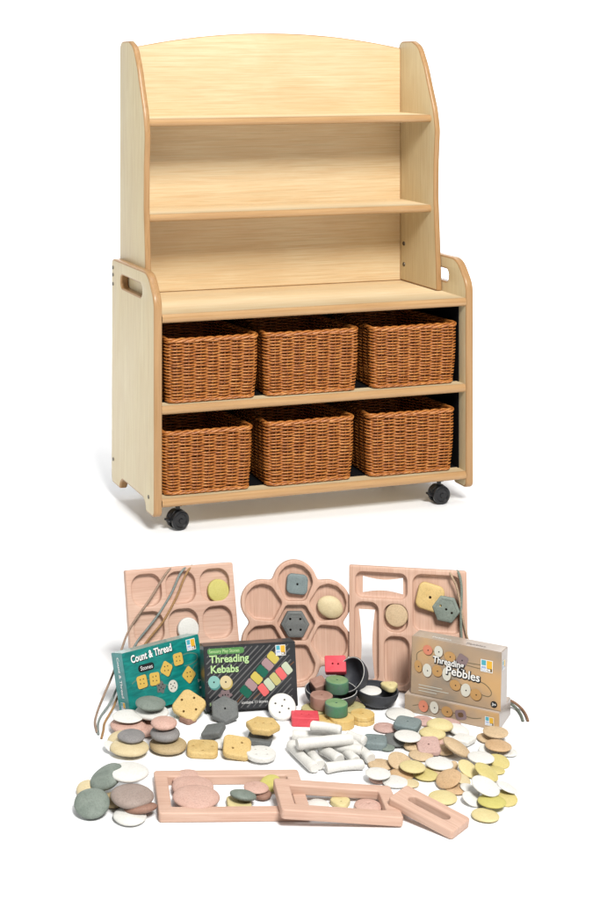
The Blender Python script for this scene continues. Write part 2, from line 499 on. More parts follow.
# ------------------------------------------------------------------ leaning wooden trays
def lean_matrix(px, py, yaw, lean):
    """origin on the floor at a photo pixel; x along the bottom edge, y up the leaning face, z out of the face"""
    p = ground(px, py)
    u = Vector((math.cos(yaw), math.sin(yaw), 0)); back = Vector((-math.sin(yaw), math.cos(yaw), 0))
    up = Vector((0, 0, math.cos(lean))) + back * math.sin(lean)
    n = u.cross(up)
    m = Matrix(((u.x, up.x, n.x, p.x), (u.y, up.y, n.y, p.y), (u.z, up.z, n.z, p.z), (0, 0, 0, 1)))
    return m
def tray_mesh(outer, cells, t=.022, depth=.014, fillet=.006):
    """plate with routed cells; a cell is (outline, hole or None)"""
    mb = MB(); bev = .003; outer = ccw(outer)
    lo = [(bev * (1 - math.sin(a)), bev * (1 - math.cos(a))) for a in (math.pi / 2 * i / 4 for i in range(5))]
    up = [(i_, t - z_) for i_, z_ in reversed(lo)]
    loft(mb, [[(x, y, z_) for x, y in inset(outer, i_)] for i_, z_ in lo + up])
    rims = []; holes = []
    for cell, hole in cells:
        cell = ccw(cell)
        rb = .0022
        prof = [(-rb * math.cos(a), t - rb + rb * math.sin(a)) for a in (math.pi / 2 - math.pi / 2 * i / 3 for i in range(4))]
        prof = [(-rb * (1 - math.sin(a)), t - rb * (1 - math.cos(a))) for a in (math.pi / 2 * i / 3 for i in range(4))]
        prof += [(fillet * (1 - math.cos(a)), t - depth + fillet * (1 - math.sin(a))) for a in (math.pi / 2 * i / 6 for i in range(7))]
        prof = sorted(prof, key=lambda q: q[0])
        loft(mb, [[(x, y, z_) for x, y in inset(cell, i_)] for i_, z_ in prof])
        rims.append(inset(cell, -rb)); flo = inset(cell, fillet)
        if hole:
            hole = ccw(hole); holes.append(hole)
            fill(mb, [flo, hole], t - depth)
            loft(mb, [[(x, y, t - depth) for x, y in hole], [(x, y, 0) for x, y in hole]])
        else:
            fill(mb, [flo], t - depth)
    fill(mb, [inset(outer, bev)] + rims, t)
    fill(mb, [inset(outer, bev)] + holes, 0)
    return mb

# six-cell-and-more square tray, left
TL_M = lean_matrix(131, 690, R(13), R(17))
Wt, Ht = .256, .255
cells = []
for iy in range(3):
    for ix in range(3):
        cells.append((rrect(.047 + ix * .081, .047 + iy * .081, .070, .070, .026, 7), None))
tl = tray_mesh(rpoly([(0, 0), (Wt, 0), (Wt, Ht), (0, Ht)], .004, 3), cells).build('sorting_tray', M['beech'], None, matrix=TL_M)
tag(tl, 'square beech tray with nine rounded cells leaning behind the teal box', 'tray', 'beech sorting trays leaning at the back')

# flower tray
FM = lean_matrix(297, 684, R(0), R(14))
dP, rP = .0865, .0505
cy = dP + rP - .004
def flower_outline():
    pts = []
    for i in range(240):
        th = 2 * math.pi * i / 240
        a = (th - math.pi / 2) % (math.pi / 3); a = min(a, math.pi / 3 - a)
        rr = dP * math.cos(a) + math.sqrt(max(0, rP ** 2 - (dP * math.sin(a)) ** 2))
        pts.append(rr)
    for _ in range(10): pts = [(pts[i - 1] + 2 * pts[i] + pts[(i + 1) % 240]) / 4 for i in range(240)]
    return [(pts[i] * math.cos(2 * math.pi * i / 240), cy + pts[i] * math.sin(2 * math.pi * i / 240)) for i in range(240)]
cells = [(ngon(0, cy, .044, 6, 0, .010, 5), None)]
for k in range(6):
    a = math.pi / 2 + k * math.pi / 3
    c = (dP * math.cos(a), cy + dP * math.sin(a))
    # petal cell: hexagon towards the middle, round outwards
    pts = [(c[0] + .043 * math.cos(a + q), c[1] + .043 * math.sin(a + q)) for q in (R(-72), R(-36), 0, R(36), R(72))]
    pts += [(c[0] + .046 * math.cos(a + q), c[1] + .046 * math.sin(a + q)) for q in (R(120), R(180 - 30), R(180 + 30), R(240))]
    pts = [(c[0] + .041 * math.cos(a + q), c[1] + .041 * math.sin(a + q)) for q in (R(-90), R(-60), R(-30), 0, R(30), R(60), R(90))] + \
          [(c[0] + .0455 * math.cos(a + q), c[1] + .0455 * math.sin(a + q)) for q in (R(150), R(210))]
    cells.append((rpoly(pts, [.02] * 6 + [.018, .012, .012], 4), None))
ft = tray_mesh(flower_outline(), cells, fillet=.005).build('flower_tray', M['beech_v'], None, matrix=FM)
tag(ft, 'flower-shaped beech tray with seven cells, leaning between the two square trays', 'tray', 'beech sorting trays leaning at the back')

# right tray with log-shaped cut-outs
TR_M = lean_matrix(349, 686, R(-9.5), R(14))
Wr, Hr = .262, .262
def bone(cx, cy, w_, h_, vertical):
    """log outline flared at both ends"""
    L, B = (h_, w_) if vertical else (w_, h_)
    pts = []
    for i in range(13):
        q = i / 12; pts.append((-L / 2 + L * q, -B / 2 * (1 - .34 * math.sin(math.pi * q)) ))
    pts += [(-x, -y) for x, y in pts]
    pts = [p for i, p in enumerate(pts)]
    if vertical: pts = [(-y, x) for x, y in pts]
    return [(cx + x, cy + y) for x, y in pts]
def uv_r(px, py):
    """tray coordinates of a photo pixel on the right tray's plane"""
    o = TR_M.to_translation(); n = TR_M.col[2].to_3d(); d = at_depth(px, py, 1.0) - Vector((0, 0, H)); c0 = Vector((0, 0, H))
    t = (o - c0).dot(n) / d.dot(n); p = c0 + d * t - o
    return p.dot(TR_M.col[0].to_3d()), p.dot(TR_M.col[1].to_3d())
cells = [
    (rrect(.072, .221, .116, .056, .016), bone(.076, .221, .090, .036, False)),
    (rrect(.039, .098, .054, .172, .018), bone(.040, .092, .036, .150, True)),
    (rrect(.104, .153, .054, .060, .022), None),
    (rrect(.106, .062, .056, .104, .020), None),
    (rrect(.196, .188, .108, .124, .020), None),
    (rrect(.196, .062, .108, .104, .020), None)]
tr = tray_mesh(rpoly([(0, 0), (Wr, 0), (Wr, Hr), (0, Hr)], .004, 3), cells).build('puzzle_tray', M['beech_v'], None, matrix=TR_M)
tag(tr, 'square beech tray with log-shaped cut-outs leaning behind the brown boxes', 'tray', 'beech sorting trays leaning at the back')

# ------------------------------------------------------------------ stones
SC = {
 'white': ((246, 244, 238), (232, 229, 222)), 'cream': ((232, 214, 172), (214, 192, 146)), 'tan': ((226, 198, 160), (208, 176, 136)),
 'orange': ((222, 186, 144), (204, 162, 116)), 'yellow': ((236, 220, 164), (224, 204, 140)), 'olive': ((226, 210, 140), (214, 196, 118)),
 'lime': ((218, 208, 122), (206, 194, 100)), 'pink': ((228, 188, 172), (212, 166, 150)), 'taupe': ((178, 160, 150), (160, 140, 130)),
 'grey': ((156, 152, 150), (130, 128, 128)), 'dark': ((122, 124, 122), (100, 102, 102)), 'green': ((144, 154, 144), (104, 118, 108)),
 'bluegrey': ((140, 154, 154), (114, 128, 130)), 'brown': ((172, 132, 114), (150, 108, 90)), 'biscuit': ((234, 202, 136), (222, 182, 110)),
 'rose': ((216, 180, 170), (200, 160, 150)), 'khaki': ((206, 182, 140), (188, 162, 118))}
for k_, (a_, b_) in SC.items(): M['s_' + k_] = stone_mat('stone_' + k_, a_, tuple((p * .55 + q * .45) for p, q in zip(a_, b_)), k=.66 if k_ != 'white' else .66, speck=.06 if k_ in ('white', 'cream', 'yellow', 'olive', 'lime') else .12)

def orient(n, spin=0):
    n = n.normalized()
    x = Vector((1, 0, 0)); x = (x - n * x.dot(n)).normalized(); y = n.cross(x)
    c, s = math.cos(spin), math.sin(spin)
    x, y = x * c + y * s, y * c - x * s
    return Matrix(((x.x, y.x, n.x), (x.y, y.y, n.y), (x.z, y.z, n.z)))
def view_normal(px, py, a, b, phi, c):
    """normal of a round disc (radius a, half thickness c, pixels) seen as an ellipse a x b"""
    d = (at_depth(px, py, 1.0) - Vector((0, 0, H))); al = math.atan2(-d.z, d.y); d.normalize()
    r = d.cross(Vector((0, 0, 1))).normalized(); u = r.cross(d)
    be = b * math.cos(al)
    q = max(.0, be * be - c * c) / max(1e-6, a * a - c * c)
    q = max(.12, min(.995, math.sqrt(q)))
    s = math.sqrt(1 - q * q)
    n = -d * q + (u * math.cos(phi) - r * math.sin(phi)) * s
    return n.normalized()
def pebble_mb(a, b, c, seed, ex=2.4):
    mb = MB(); nu, nv = 36, 14; rings = []
    sd = seed * 7.13
    for j in range(nv + 1):
        ph = -math.pi / 2 + math.pi * j / nv; cp, sp = math.cos(ph), math.sin(ph)
        cp = max(cp, 1e-3)
        rr = cp ** .82; zz = math.copysign(abs(sp) ** 1.0, sp)
        ring = []
        for i in range(nu):
            t = 2 * math.pi * i / nu
            k = 1 + .075 * noise.noise(Vector((math.cos(t) * .9 + sd, math.sin(t) * .9, .3))) 
            ring.append((a * rr * k * math.cos(t), b * rr * k * math.sin(t), c * zz * (1 + .1 * noise.noise(Vector((math.cos(t) * rr + sd, math.sin(t) * rr, 2.2))))))
        rings.append(ring)
    loft(mb, rings)
    mb.add(rings[0], [tuple(range(nu))]); mb.add(rings[-1], [tuple(range(nu))])
    return mb
def ring_mb(a, b, c, hole, seed):
    """pebble with a drilled hole through the middle"""
    mb = MB(); nu = 36; sd = seed * 5.7; rings = []
    prof = [(hole, -c * .82), (hole * 1.5, -c * .97)]
    for j in range(1, 12):
        ph = -math.pi / 2 + math.pi * j / 12; prof.append((None, ph))
    prof += [(hole * 1.5, c * .97), (hole, c * .82), (hole, -c * .82)]
    for pr in prof:
        ring = []
        for i in range(nu):
            t = 2 * math.pi * i / nu
            if pr[0] is None:
                rr = max(math.cos(pr[1]), .0) ** .8; zz = math.sin(pr[1])
                k = 1 + .06 * noise.noise(Vector((math.cos(t) + sd, math.sin(t), 0)))
                ring.append((a * rr * k * math.cos(t), b * rr * k * math.sin(t), c * zz))
            else: ring.append((pr[0] * math.cos(t), pr[0] * math.sin(t), pr[1]))
        rings.append(ring)
    loft(mb, rings); return mb
NS_ = [0]
def dots(kind, s):
    if kind == 1: return [(0, 0)]
    if kind == 2: return [(-s, 0), (s, 0)]
    if kind == 3: return [(-s * 1.2, s * .5), (0, 0), (s * 1.2, -s * .5)]
    if kind == 4: return [(-s, -s), (s, -s), (s, s), (-s, s)]
    if kind == 5: return [(-s, -s), (s, -s), (s, s), (-s, s), (0, 0)]
    return []
def stone(shape, color, px, py, a, b, phi, z0, label, name='pebble', cat='stone', group='loose play stones on the white floor', c=None, holes=0, spin=0, sq=1.0, n=None, base=None):
    """shape 'o' pebble, 'd' thin disc, 'r' drilled pebble, or an outline slab (square, hex, ...); size in photo pixels"""
    NS_[0] += 1; sd = NS_[0]
    cc = c if c is not None else {'o': .34, 'd': .20, 'r': .24}.get(shape, .26) * a
    nn = n if n is not None else view_normal(px, py, a, b, R(phi), cc)
    if n is None and nn.z > .975: nn = Vector((0, 0, 1))
    ps = pxsize(py, z0)
    A = a * ps; C = cc * ps
    B = A * sq
    h = math.sqrt(max(0, 1 - nn.z ** 2)) * A * (.97 if shape in 'odr' else .9) + nn.z * C
    if shape in 'od' or shape == 'r':
        h = math.sqrt((1 - nn.z ** 2) * A * A + (nn.z * C) ** 2)
    P = ground(px, py, z0 + h) if base is None else base
    m3 = orient(nn, R(spin)); mat = m3.to_4x4(); mat.translation = P
    if shape == 'o': mb = pebble_mb(A, B, C, sd)
    elif shape == 'd': mb = pebble_mb(A, B, C, sd)
    elif shape == 'r': mb = ring_mb(A, B, C, A * .10, sd)
    else:
        if shape == 'sq': out = rrect(0, 0, 1.62 * A, 1.62 * A * sq, .38 * A, 5, R(45))
        elif shape == 'hex': out = ngon(0, 0, A * 1.03, 6, R(90), .14 * A, 3)
        elif shape == 'disc': out = circ(0, 0, A, 36)
        elif shape == 'dia': out = rpoly([(-A, -.1 * A), (.1 * A, -A * sq), (A, .1 * A), (-.1 * A, A * sq)], .2 * A, 4)
        elif shape == 'tri': out = rpoly([(-A, A * .75 * sq), (A, A * .8 * sq), (0, -A * sq)], .4 * A, 5)
        out = ccw(out)
        hl = [circ(x, y, max(A * .075, .0013), 10) for x, y in dots(holes, A * .36)]
        mb = MB(); slab(mb, out, 2 * C, C * .62, hl, mat=Matrix.Translation((0, 0, -C)), hb=.0004, seg=4)
    o = mb.build(name, M['s_' + color], None, matrix=mat, angle=60)
    if holes and shape == 'hex':
        pass
    tag(o, label, cat, group)
    return o
S = stone
# --- back left stacks
S('o','pink',146,730,12,8,0,0,'small pink pebble wedged between the white disc stack and the grey pebble')
S('o','cream',118,738,11,7,20,0,'orange-cream pebble end showing behind the cream pebble under the grey one',c=3.5)
S('d','white',112,747,9,5,-30,0,'whitish pebble sliver at the left edge of the cream and grey pair',c=2)
S('o','cream',129,747,19,10,0,0.004,'large cream pebble at the bottom of the pair topped by a grey pebble',c=5)
S('o','grey',131.5,736,14,8.5,-12,.022,'oval grey pebble lying on the large cream pebble',c=4)
S('o','pink',128,725,18,7.5,5,.004,'wide pink pebble directly under the shiny white disc, before the teal box',c=5)
S('d','white',127.5,716,15.5,6.5,6,.026,'shiny white disc on a pink pebble before the teal box corner',c=2.4)
S('o','khaki',168,745,19,8.5,8,0,'large khaki pebble at the bottom of the grey and pink stack',c=5)
S('o','grey',165,733.5,15,9,5,.020,'grey pebble in the middle of the three-pebble stack topped with pink',c=5.5)
S('o','pink',164,723,13,8,12,.042,'pink pebble on top of the three-pebble stack',c=4.5)
S('o','brown',152,722,13,6,0,0,'brownish pebble at the foot of the white and grey pair at the teal box',c=5)
S('o','white',152,712,16.5,6.5,0,.024,'white pebble under the dark grey one, against the teal box',c=4.5)
S('o','green',150.5,703.5,15,6,3,.044,'dark grey-green pebble topmost in front of the teal box',c=4.2)
# --- front left pile
S('o','cream',86,788,10,8,20,0,'cream pebble peeking out behind the round dark green one',c=5)
S('o','khaki',113,800,13,8,0,0,'khaki pebble deep in the front left pile, between green and taupe ones',c=5)
S('o','brown',140,808,17,6,8,0,'brown pebble under the taupe one in the front left pile',c=5)
S('o','green',107,777,18,11.5,28,.016,'dark green oval pebble behind the white one in the front left pile',c=6)
S('o','taupe',132,796,21.5,12.5,0,.016,'large taupe pebble in the middle of the front left pile',c=7)
S('o','white',128.5,772,20,11.5,-8,.034,'large white pebble on top of the front left pile',c=5)
S('o','green',92,803,18,15,5,.004,'round dark green pebble at the far left front of the pile',c=6)
S('d','white',129.5,816,17,8,0,0,'white oval pebble lowest and nearest in the front left pile',c=4)
# --- middle threading stones
G2 = 'threading stones before the boxes'
S('sq','biscuit',189,706,17,16,8,0,'biscuit-coloured square stone with four holes propped on the teal box','threading_stone',group=G2,holes=4,spin=6,c=3)
S('sq','brown',188,719,9,4,0,0,'small brown square for the shadow under the propped biscuit-coloured stone','threading_stone',group=G2,c=2.5)  # added piece, its brown stands in for the shadow below the propped stone
S('hex','dark',225,710,14.5,13.5,0,0,'dark grey hexagonal stone with one hole standing against the black box','threading_stone',group=G2,holes=1,c=3)
S('dia','dark',213.5,731,15.5,8.5,16,0,'dark grey diamond stone lying below the standing hexagon','threading_stone',group=G2,c=3.5,sq=.8,spin=20)
S('disc','white',282,707,13.5,13.2,0,0,'white disc with five holes standing at the right end of the black box','threading_stone',group=G2,holes=5,spin=20,c=2.6)
S('o','white',221,744,9,5,0,0,'small white pebble between two biscuit-coloured squares','pebble',group=G2,c=3)
S('sq','biscuit',202.5,749,19,9.5,0,0,'biscuit-coloured square stone lying leftmost above the long frame','threading_stone',group=G2,holes=4,c=3.4,spin=40)
S('sq','biscuit',237,747.5,17,13,-10,0,'biscuit-coloured square stone tilted beside the white four-hole disc','threading_stone',group=G2,holes=2,c=3.2,spin=38)
S('sq','dark',260,738.5,15,8.5,-8,0,'dark grey square stone under the biscuit-coloured octagon','threading_stone',group=G2,c=3,spin=30)
S('hex','biscuit',263,726,17,7.5,-5,.022,'biscuit-coloured many-sided stone lying on the dark grey square','threading_stone',group=G2,holes=3,c=3.4,spin=15)
S('disc','white',261,754,15,8.8,0,.006,'white disc with four holes lying just behind the long frame','threading_stone',group=G2,holes=4,c=2.6)
# --- inside and around the frames
S('o','pink',189,779,17,10.5,0,0,'rearmost of three pink pebbles fanned in the long frame',c=5)
S('o','pink',193,787,21.5,14,0,.003,'middle of three pink pebbles fanned in the long frame',c=5)
S('o','pink',196,797.5,24,16,0,.008,'front, biggest of three pink pebbles fanned in the long frame',c=5)
S('o','brown',262,794,10,5.5,0,0,'brown pebble half hidden under the flat pink one in the long frame',c=4)
S('d','pink',256,787.5,12.5,5,0,.012,'flat pinkish-brown pebble on a brown one in the long frame',c=2.6)
S('o','green',243,795,13.5,5.8,-6,.010,'dark green pebble lying on the yellow one in the long frame',c=4.2)
S('sq','yellow',239,803.5,15,6.5,0,0,'yellow drilled stone nearest the front rail of the long frame','threading_stone',holes=1,c=3,spin=45)
S('d','lime',270,783,11,8.5,15,.002,'lime yellow disc leaning at the right inside the long frame',c=2.6)
S('tri','yellow',341,804,14,6.5,0,0,'yellow drilled pebble inside the middle frame','threading_stone',holes=1,c=3)
S('r','pink',368,806,13.5,7.5,0,0,'pink drilled pebble inside the middle frame','threading_stone',c=3.5)
S('d','white',318,804,11,5,0,0,'flat white pebble on the floor inside the middle frame',c=2)
# --- stones mixed right of the sticks
G3 = 'threading pebbles piled before the brown boxes'
S('sq','bluegrey',375.5,742,14,8.5,-5,0,'blue-grey square stone at the right end of the white sticks','threading_stone',group=G3,c=4,holes=1,spin=35)
S('d','white',400,714,14.5,5.5,3,0,'white disc furthest back, left of the brown boxes',group=G3,c=2)
S('r','rose',385,727.5,11,6.5,0,0,'dusky pink drilled pebble beside the yellow spool','threading_stone',group=G3,c=2.4)
S('d','dark',395,740,13.5,7,-12,0,'dark grey pebble under the blue-grey square and the white disc',group=G3,c=3.5)
S('sq','bluegrey',407.5,724,15.5,9.5,6,.012,'blue-grey square stone with a hole, before the left end of the brown box','threading_stone',group=G3,holes=1,c=3,spin=20)
S('o','tan',413,746,9.5,4.5,0,0,'small tan pebble under the white disc in the middle pile',group=G3,c=3)
S('d','white',407.5,736,13.5,7,-8,.018,'white drilled-looking disc on the dark grey pebble','pebble',group=G3,c=2.2)
S('r','rose',423,721,11,7.5,0,0,'dusky pink drilled pebble close to the brown box front','threading_stone',group=G3,c=3)
S('o','rose',448,724.5,13,8,0,0,'broad dusky pink pebble before the printed purple stone of the box',group=G3,c=4)
S('d','white',459,730,11,6,-15,0,'white pebble showing behind the dusky pink one at the brown box',group=G3,c=3)
S('o','yellow',440,725,13,6,-5,.016,'upper of two yellow pebbles at the brown box',group=G3,c=4)
S('o','yellow',432.5,733.5,13,6,-5,.010,'lower of two yellow pebbles at the brown box',group=G3,c=4)
S('o','tan',444,750,10,5,0,0,'small tan pebble right of the square pink stone',group=G3,c=3)
S('sq','rose',428.5,746,14,10.5,0,0,'dusky pink square stone with a hole in front of the yellow pebbles','threading_stone',group=G3,holes=1,c=2.6,spin=44)
S('dia','white',463.5,739.5,14.5,8,-10,.004,'white angular stone right of the yellow pebbles','threading_stone',group=G3,c=2.6,sq=.8)
S('o','tan',456.5,747,15,6.5,-27,.006,'long tan pebble slanting down to the right before the white angular stone',group=G3,c=4)
S('d','white',418,730,9,5,0,0,'small white disc between the blue-grey square and the pink stones',group=G3,c=2.4)
S('o','pink',441,741,10,5,0,0,'pinkish pebble under the lower yellow pebble at the brown box',group=G3,c=3.6)
S('d','cream',424,739,9,4.5,0,0,'small cream disc behind the dusky pink square stone',group=G3,c=2.2)
S('d','green',387,747,8,4,0,0,'small green-grey disc at the foot of the blue-grey square by the sticks',group=G3,c=2.2)
# --- right cluster
G4 = 'flat stones scattered at the right'
S('d','tan',488,738,11,6,0,0,'tan disc under the topmost one at the right edge of the brown boxes',group=G4)
S('d','tan',495.5,732,12.8,6.3,0,.014,'topmost tan disc at the right edge below the brown boxes',group=G4)
S('d','white',488,750,9,6.5,0,0,'white disc peeking out left below the orange one at the right',group=G4)
S('d','white',508,752,9.5,5,-10,0,'white disc peeking out right below the orange one at the right',group=G4)
S('d','orange',498,745.5,13.2,7,-10,.012,'orange-tan disc second from the top of the right column',group=G4)
S('d','olive',499,761,11,7,-10,0,'olive yellow disc half under the white one, right column',group=G4)
S('d','yellow',468.5,769,11,7.5,-32,0,'pale yellow disc left of the olive one below the white disc',group=G4)
S('d','white',481,757.5,13.2,6.5,12,.012,'white disc tilted on two yellow ones, middle of the right column',group=G4)
S('d','olive',486.5,772,12.5,7,-30,.006,'olive disc slanting down to the right below the tilted white disc',group=G4)
S('d','olive',505,798,12,8.5,0,0,'olive disc at the far right, half behind the bright yellow one',group=G4)
S('d','white',507,787,10.5,4.5,-20,.012,'small white disc with tan edge furthest right',group=G4)
S('d','white',473,799,11,7,-20,0,'white disc left of the bright yellow one, low at the right',group=G4)
S('d','lime',492,801,14,8,0,.008,'bright yellow disc under the biggest white one at the right',group=G4)
S('d','white',485.5,786,14.5,9,-20,.018,'biggest white disc slanting over the bright yellow one',group=G4)
S('d','yellow',485,815,13.5,7.5,-4,0,'pale yellow disc nearest the viewer at the right',group=G4)
S('d','yellow',443,797,14,8,-5,0,'pale yellow disc behind the small slotted frame',group=G4)
S('d','orange',456,789,11,3.8,0,0,'flat orange disc under the tilted tan one',group=G4)
S('d','orange',448.5,778.5,13,9.5,28,.004,'tan disc tilted up to the right above the slotted frame',group=G4)
S('d','orange',402,774,12,5.5,-8,0,'dark orange disc under the round yellow one, middle right',group=G4)
S('d','olive',425.5,774.5,13,6.5,0,0,'olive disc half under the round yellow one, middle right',group=G4)
S('d','tan',421,755,12,4.8,0,0,'tan disc behind the bright white one in the middle right',group=G4)
S('d','tan',400,761,12.5,9,-12,.006,'round tan disc behind the round yellow one',group=G4)
S('d','yellow',412.5,766.5,13,8.2,0,.014,'round yellow disc topmost in the middle right group',group=G4)
S('d','tan',380.5,764.5,12.2,5.2,3,0,'tan disc lying right of the white sticks',group=G4)
S('d','white',439.5,763.5,13.8,8,-4,.008,'bright white disc in the middle right, above the tilted tan disc',group=G4)
S('d','tan',434,771,11,5,0,0,'tan disc half under the bright white disc in the middle right',group=G4)
S('d','cream',461,778,10,5.5,-20,0,'cream disc left of the slanting olive disc',group=G4)
S('d','white',470,789,10,5,-15,0,'white disc half under the biggest white one at the right',group=G4)
S('d','cream',410,783,9,4,0,0,'cream disc right of the white one behind the middle frame',group=G4)
S('d','olive',496,770,9,5,-10,0,'small olive disc between the right column and the slanting olive disc',group=G4)
S('o','tan',454,765,4,5,0,0,'tiny tan pebble right of the bright white disc',group=G4)
S('d','pink',378,779,9,5,0,0,'pinkish disc hidden under the white one behind the middle frame',group=G4)
S('d','white',378,773.5,12.5,5,3,.012,'white disc on a pinkish one behind the middle frame',group=G4)
S('d','white',395,781.5,12.8,6,-5,0,'white disc between the middle frame and the orange discs',group=G4)

# --- stones lying in the trays
def in_tray(Mx, shape, color, px, py, a, label, holes=0, spin=0, depth=.008, sq=1.0, c=.25, zoff=None, name='threading_stone'):
    o0 = Mx.to_translation(); n = Mx.col[2].to_3d(); d = at_depth(px, py, 1.0) - Vector((0, 0, H)); c0 = Vector((0, 0, H))
    C = c * a * pxsize(py + 60) * 1.0
    C = c * a * o0.y / F
    zz = depth + C if zoff is None else zoff
    t = (o0 + n * zz - c0).dot(n) / d.dot(n); P = c0 + d * t
    A = a * P.y / F
    m = Mx.copy(); m.translation = P; m = m @ Matrix.Rotation(R(spin), 4, 'Z')
    NS_[0] += 1
    if shape == 'o': mb = pebble_mb(A, A * sq, C, NS_[0])
    else:
        out = {'sq': lambda: rrect(0, 0, 1.62 * A, 1.62 * A * sq, .4 * A, 5), 'hex': lambda: ngon(0, 0, A * 1.03, 6, 0, .12 * A, 3),
               'disc': lambda: circ(0, 0, A, 36)}[shape]()
        mb = MB(); slab(mb, out, 2 * C, C * .5, [circ(x, y, max(A * .085, .0015), 12) for x, y in dots(holes, A * .36)], mat=Matrix.Translation((0, 0, -C)), hb=.0005)
        if shape == 'hex':       # raised rim line
            pts = [(x, y, C + .0002) for x, y in ngon(0, 0, A * .8, 6, 0, .12 * A, 3)]
            tube(mb, pts, .0009, 5, closed=True)
    o = mb.build(name, M['s_' + color], None, matrix=m, angle=60)
    tag(o, label, 'stone', 'stones lying in the tray cells')
in_tray(TL_M, 'disc', 'lime', 218, 590.5, 11, 'lime yellow disc in the top right cell of the square tray', name='flat_stone')
in_tray(TL_M, 'disc', 'white', 188, 629, 11, 'white disc in the tray cell just above the teal box', name='flat_stone')
in_tray(FM, 'sq', 'bluegrey', 297, 584, 13, 'blue-grey square stone with one hole in the top petal of the flower tray', 1, -6, sq=.92)
in_tray(FM, 'hex', 'dark', 295, 624, 14, 'dark grey hexagon with four holes in the centre of the flower tray', 4, 0)
in_tray(FM, 'o', 'cream', 330, 607, 13, 'cream oval pebble in the right petal of the flower tray', sq=.82, spin=-20, name='pebble', c=.35)
in_tray(TR_M, 'disc', 'tan', 396.5, 615, 11.2, 'round tan disc in the small round cell of the right tray', name='flat_stone')
in_tray(TR_M, 'sq', 'biscuit', 430, 597, 16, 'yellow square stone with one hole in the big cell of the right tray', 1, -14)
in_tray(TR_M, 'hex', 'green', 446, 609, 13.5, 'grey-green hexagon with three holes overlapping the yellow square', 3, -8, zoff=.0215)
# the hexagons' engraved rim, standing hexagon too

# ------------------------------------------------------------------ white sticks
def stick(p0, p1, r, label, bend=.0, z0=0., z1=None):
    z1 = z0 if z1 is None else z1
    ps = pxsize(p0[1]); rad = r * ps
    A = ground(p0[0], p0[1], z0 + rad); B = ground(p1[0], p1[1], z1 + rad)
    L = (B - A).length; d = (B - A).normalized()
    sd = NS_[0] = NS_[0] + 1
    mb = MB(); n = 16; rings = []
    K = 20
    for i in range(K + 1):
        q = i / K; x = L * q
        e = min(q, 1 - q) * L
        rr = rad * (1 - .16 * math.sin(math.pi * q)) * (1 + .05 * noise.noise(Vector((q * 4, sd * 3.3, 0))))
        er = rad * .3
        if e < er: rr *= (.78 + .22 * math.sqrt(max(0, 1 - (1 - e / er) ** 2)))
        rings.append([(x, rr * math.cos(t) + bend * rad * math.sin(math.pi * q), rr * .92 * math.sin(t)) for t in (2 * math.pi * k / n for k in range(n))])
    loft(mb, rings); mb.add(rings[0], [tuple(range(n))]); mb.add(rings[-1], [tuple(range(n))])
    y = Vector((0, 0, 1)).cross(d).normalized(); z = d.cross(y)
    m = Matrix(((d.x, y.x, z.x, A.x), (d.y, y.y, z.y, A.y), (d.z, y.z, z.z, A.z), (0, 0, 0, 1)))
    o = mb.build('white_stick', M['s_white'], None, matrix=m, angle=50)
    tag(o, label, 'stick', 'white stone sticks in a heap')
stick((292, 735), (338, 738), 6.0, 'white stick lying behind the longest one, leftmost end free', .2, .0)
stick((348, 735), (365, 741), 5.6, 'short white stick end at the right of the longest stick', 0, .008)
stick((291, 744), (315, 768), 6.0, 'white stick slanting down at the left end of the heap', -.3, 0)
stick((308, 749), (320, 765), 6.0, 'white stick slanting under the longest one, second from the left', 0, 0)
stick((322, 748), (340, 760), 6.6, 'thick white stick slanting out under the middle of the longest one', 0, .002)
stick((341, 747), (356, 761), 5.8, 'greyish white stick slanting between thick ones at the right', 0, 0)
stick((351, 744), (371, 759), 6.2, 'white stick slanting down at the right end of the heap', .2, 0)
stick((300, 743), (330, 748), 5.6, 'white stick buried under the left half of the longest one', .2, .008)
stick((325, 744), (362, 750), 5.6, 'white stick buried under the right half of the longest one', -.2, .009)
stick((326, 768), (363, 764), 5.8, 'white stick lying nearest the frames', .3, 0)
stick((297, 744), (352, 739), 6.4, 'longest white stick lying across the others', .1, .024)
stick((311, 726), (341, 731), 5.8, 'white stick on top, against the red square block', .5, .026)

